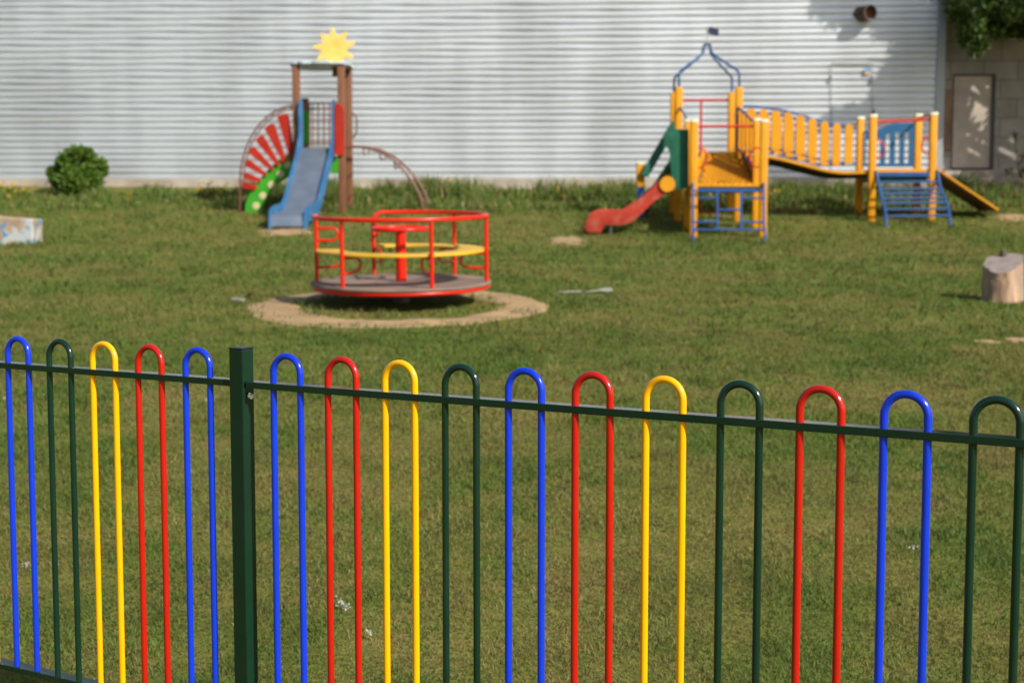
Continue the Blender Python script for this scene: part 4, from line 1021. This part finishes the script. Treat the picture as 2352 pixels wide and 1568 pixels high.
for (d0, d1, dens, h0, w0) in ((4.3, 6.5, 7500, .025, .0038), (6.5, 9, 4600, .029, .0048), (9, 13, 2200, .036, .0068), (13, 18, 620, .05, .010), (18, 24, 330, .055, .014), (24, 30.2, 260, .07, .016)):
    x, y, r = sample(d0, d1, dens)
    k = sand_mask(x, y); k &= y < wy(x)-.15
    k &= ((x-MGX)**2+(y-MGY)**2 > .0); x, y = x[k], y[k]; n = len(x)
    pn = .5*vnoise(x*1.3, y*.8, 31)+.32*vnoise(x*3.6, y*2.6, 32)+.18*vnoise(x*9, y*7, 33); pn = np.clip(.5+(pn-.5)*1.8, 0, 1)
    cl = vnoise(x*5, y*5, 35)
    h = h0*(.55+.9*cl)*r.uniform(.6, 1.3, n)*(.75+.6*(1-pn))
    near_mg = np.sqrt((x-MGX)**2+(y-14.76)**2) < 1.12
    h = np.where(near_mg, h*1.15, h)
    h = np.where((x-MGX)**2+(y-MGY-.06)**2 < .80**2, h*.22, h)
    pd = np.clip((pn-.40)*2.4, .06, .75)*np.interp(y, [5, 8, 12], [1.4, 1.3, 1.0])
    rnd = r.random(n)
    col = np.where((rnd < pd*.62)[:, None], np.where((r.random(n) < .35)[:, None], DRY, DRY2), np.where((r.random(n) < .45)[:, None], G1, np.where((r.random(n) < .6)[:, None], G2, G3)))
    fd_ = (pd*.62)[:, None]; col = .5*col+.5*(fd_*(.35*DRY+.65*DRY2)+(1-fd_)*(.45*G1+.33*G2+.22*G3))
    lush = (np.clip(.42-pn, 0, .2)*3)[:, None]
    col = col*(1-lush*.5)+np.array([.06, .135, .02])*lush*.5
    col = col*r.uniform(.9, 1.1, n)[:, None]*(.66+.34*vnoise(x*2.2, y*1.7, 61)+.34*vnoise(x*6.5, y*5, 62))[:, None]
    V, Q, T, C = blades(x, y, h, w0*r.uniform(.7, 1.3, n), r.uniform(.45, 1.2, n), col, int(d0*7))
    VS.append(V); QS.append(Q+off); TS.append(T+off); CS.append(C); off += len(V)
gr = np_mesh('grass', np.concatenate(VS), np.concatenate(QS), np.concatenate(TS), np.concatenate(CS), M['grass'])
tag(gr, 'short patchy lawn grass, green with dry straw-coloured tufts', 'grass', kind='stuff')
print('blades', off//5)
# tall weeds along the hall
VS, QS, TS, CS = [], [], [], []; off = 0
r = np.random.default_rng(77); n = 46000
x = r.uniform(-13.5, 13.5, n); wyx = wy(x); u = r.random(n); y = np.minimum(wyx, 30.2+0*x)-.10-2.6*u**1.25
pn = vnoise(x*1.6, y*2.2, 41); keep = (r.random(n) < np.clip(pn*1.7-.2, .08, 1)); x, y, u, pn = x[keep], y[keep], u[keep], pn[keep]; n = len(x)
h = (.38-.26*u)*(.40+.95*pn)*(.75+.5*vnoise(x*2.9, y*0, 47))*r.uniform(.5, 1.25, n)
h *= np.where(x < -5.6, .62, 1)
rnd = r.random(n)[:, None]
col = np.where(rnd < .5, np.array([.105, .165, .026]), np.where(rnd < .72, np.array([.075, .125, .024]), np.where(rnd < .88, np.array([.17, .19, .045]), np.array([.27, .20, .09]))))*r.uniform(.7, 1.3, n)[:, None]
V, Q, T, C = blades(x, y, h, .026*r.uniform(.6, 1.4, n), r.uniform(.1, .7, n), col, 88)
VS.append(V); QS.append(Q); TS.append(T); CS.append(C); off += len(V)
wd_ = np_mesh('weeds', np.concatenate(VS), np.concatenate(QS), np.concatenate(TS), np.concatenate(CS), M['grass'])
tag(wd_, 'band of taller rough weeds along the foot of the metal hall', 'weeds', kind='stuff')
# yellow and white flowers
pts = []; cols = []
r = np.random.default_rng(99)
for (x, y, k) in ((6, 436, 4), (20, 440, 2), (36, 455, 4), (60, 446, 2), (12, 462, 3), (465, 446, 6), (478, 452, 4), (520, 450, 3), (1035, 408, 4), (1320, 422, 4), (1620, 470, 4), (1800, 470, 5), (2130, 440, 3), (1290, 460, 3), (300, 470, 2)):
    g = gp(x, min(y+8, 470)); 
    for _ in range(k): pts.append((g.x+r.normal()*.12, g.y+r.normal()*.15, 0, .2+r.uniform(-.05, .1))); cols.append((.50, .34, .02))
def dots(name, pts, cols, s, label, cat):
    P3 = np.array([(p[0], p[1], gz(p[0], p[1])+p[3]) for p in pts]); n = len(P3)
    rep = 5; c = np.repeat(P3, rep, 0)+r.normal(size=(n*rep, 3))*s*.3
    V, T, C = leaves(c, s, np.repeat(np.array(cols), rep, 0), 4)
    o = np_mesh(name, V, np.zeros((0, 4)), T, C, M['leaf']); return tag(o, label, cat, kind='stuff')
dots('yellow_flowers', pts, cols, .06, 'scattered yellow wildflowers in the weeds near the hall', 'flowers')
pts = []; cols = []
for (x, y) in ((785, 1393), (782, 1404), (793, 1409), (850, 1468), (345, 877), (400, 875), (270, 865), (245, 870), (100, 915), (8, 921), (1720, 632), (1135, 604), (1650, 575), (2090, 480), (1490, 895), (470, 925), (1905, 1190), (60, 1310), (2105, 1270)):
    g = gp(x, y); m_ = 3 if y > 1200 else 1
    for _ in range(m_): pts.append((g.x+r.normal()*.008, g.y+r.normal()*.015, 0, .03)); cols.append((.50, .49, .42))
dots('clover_flowers', pts, cols, .013, 'scattered small white clover flower heads in the lawn', 'flowers')
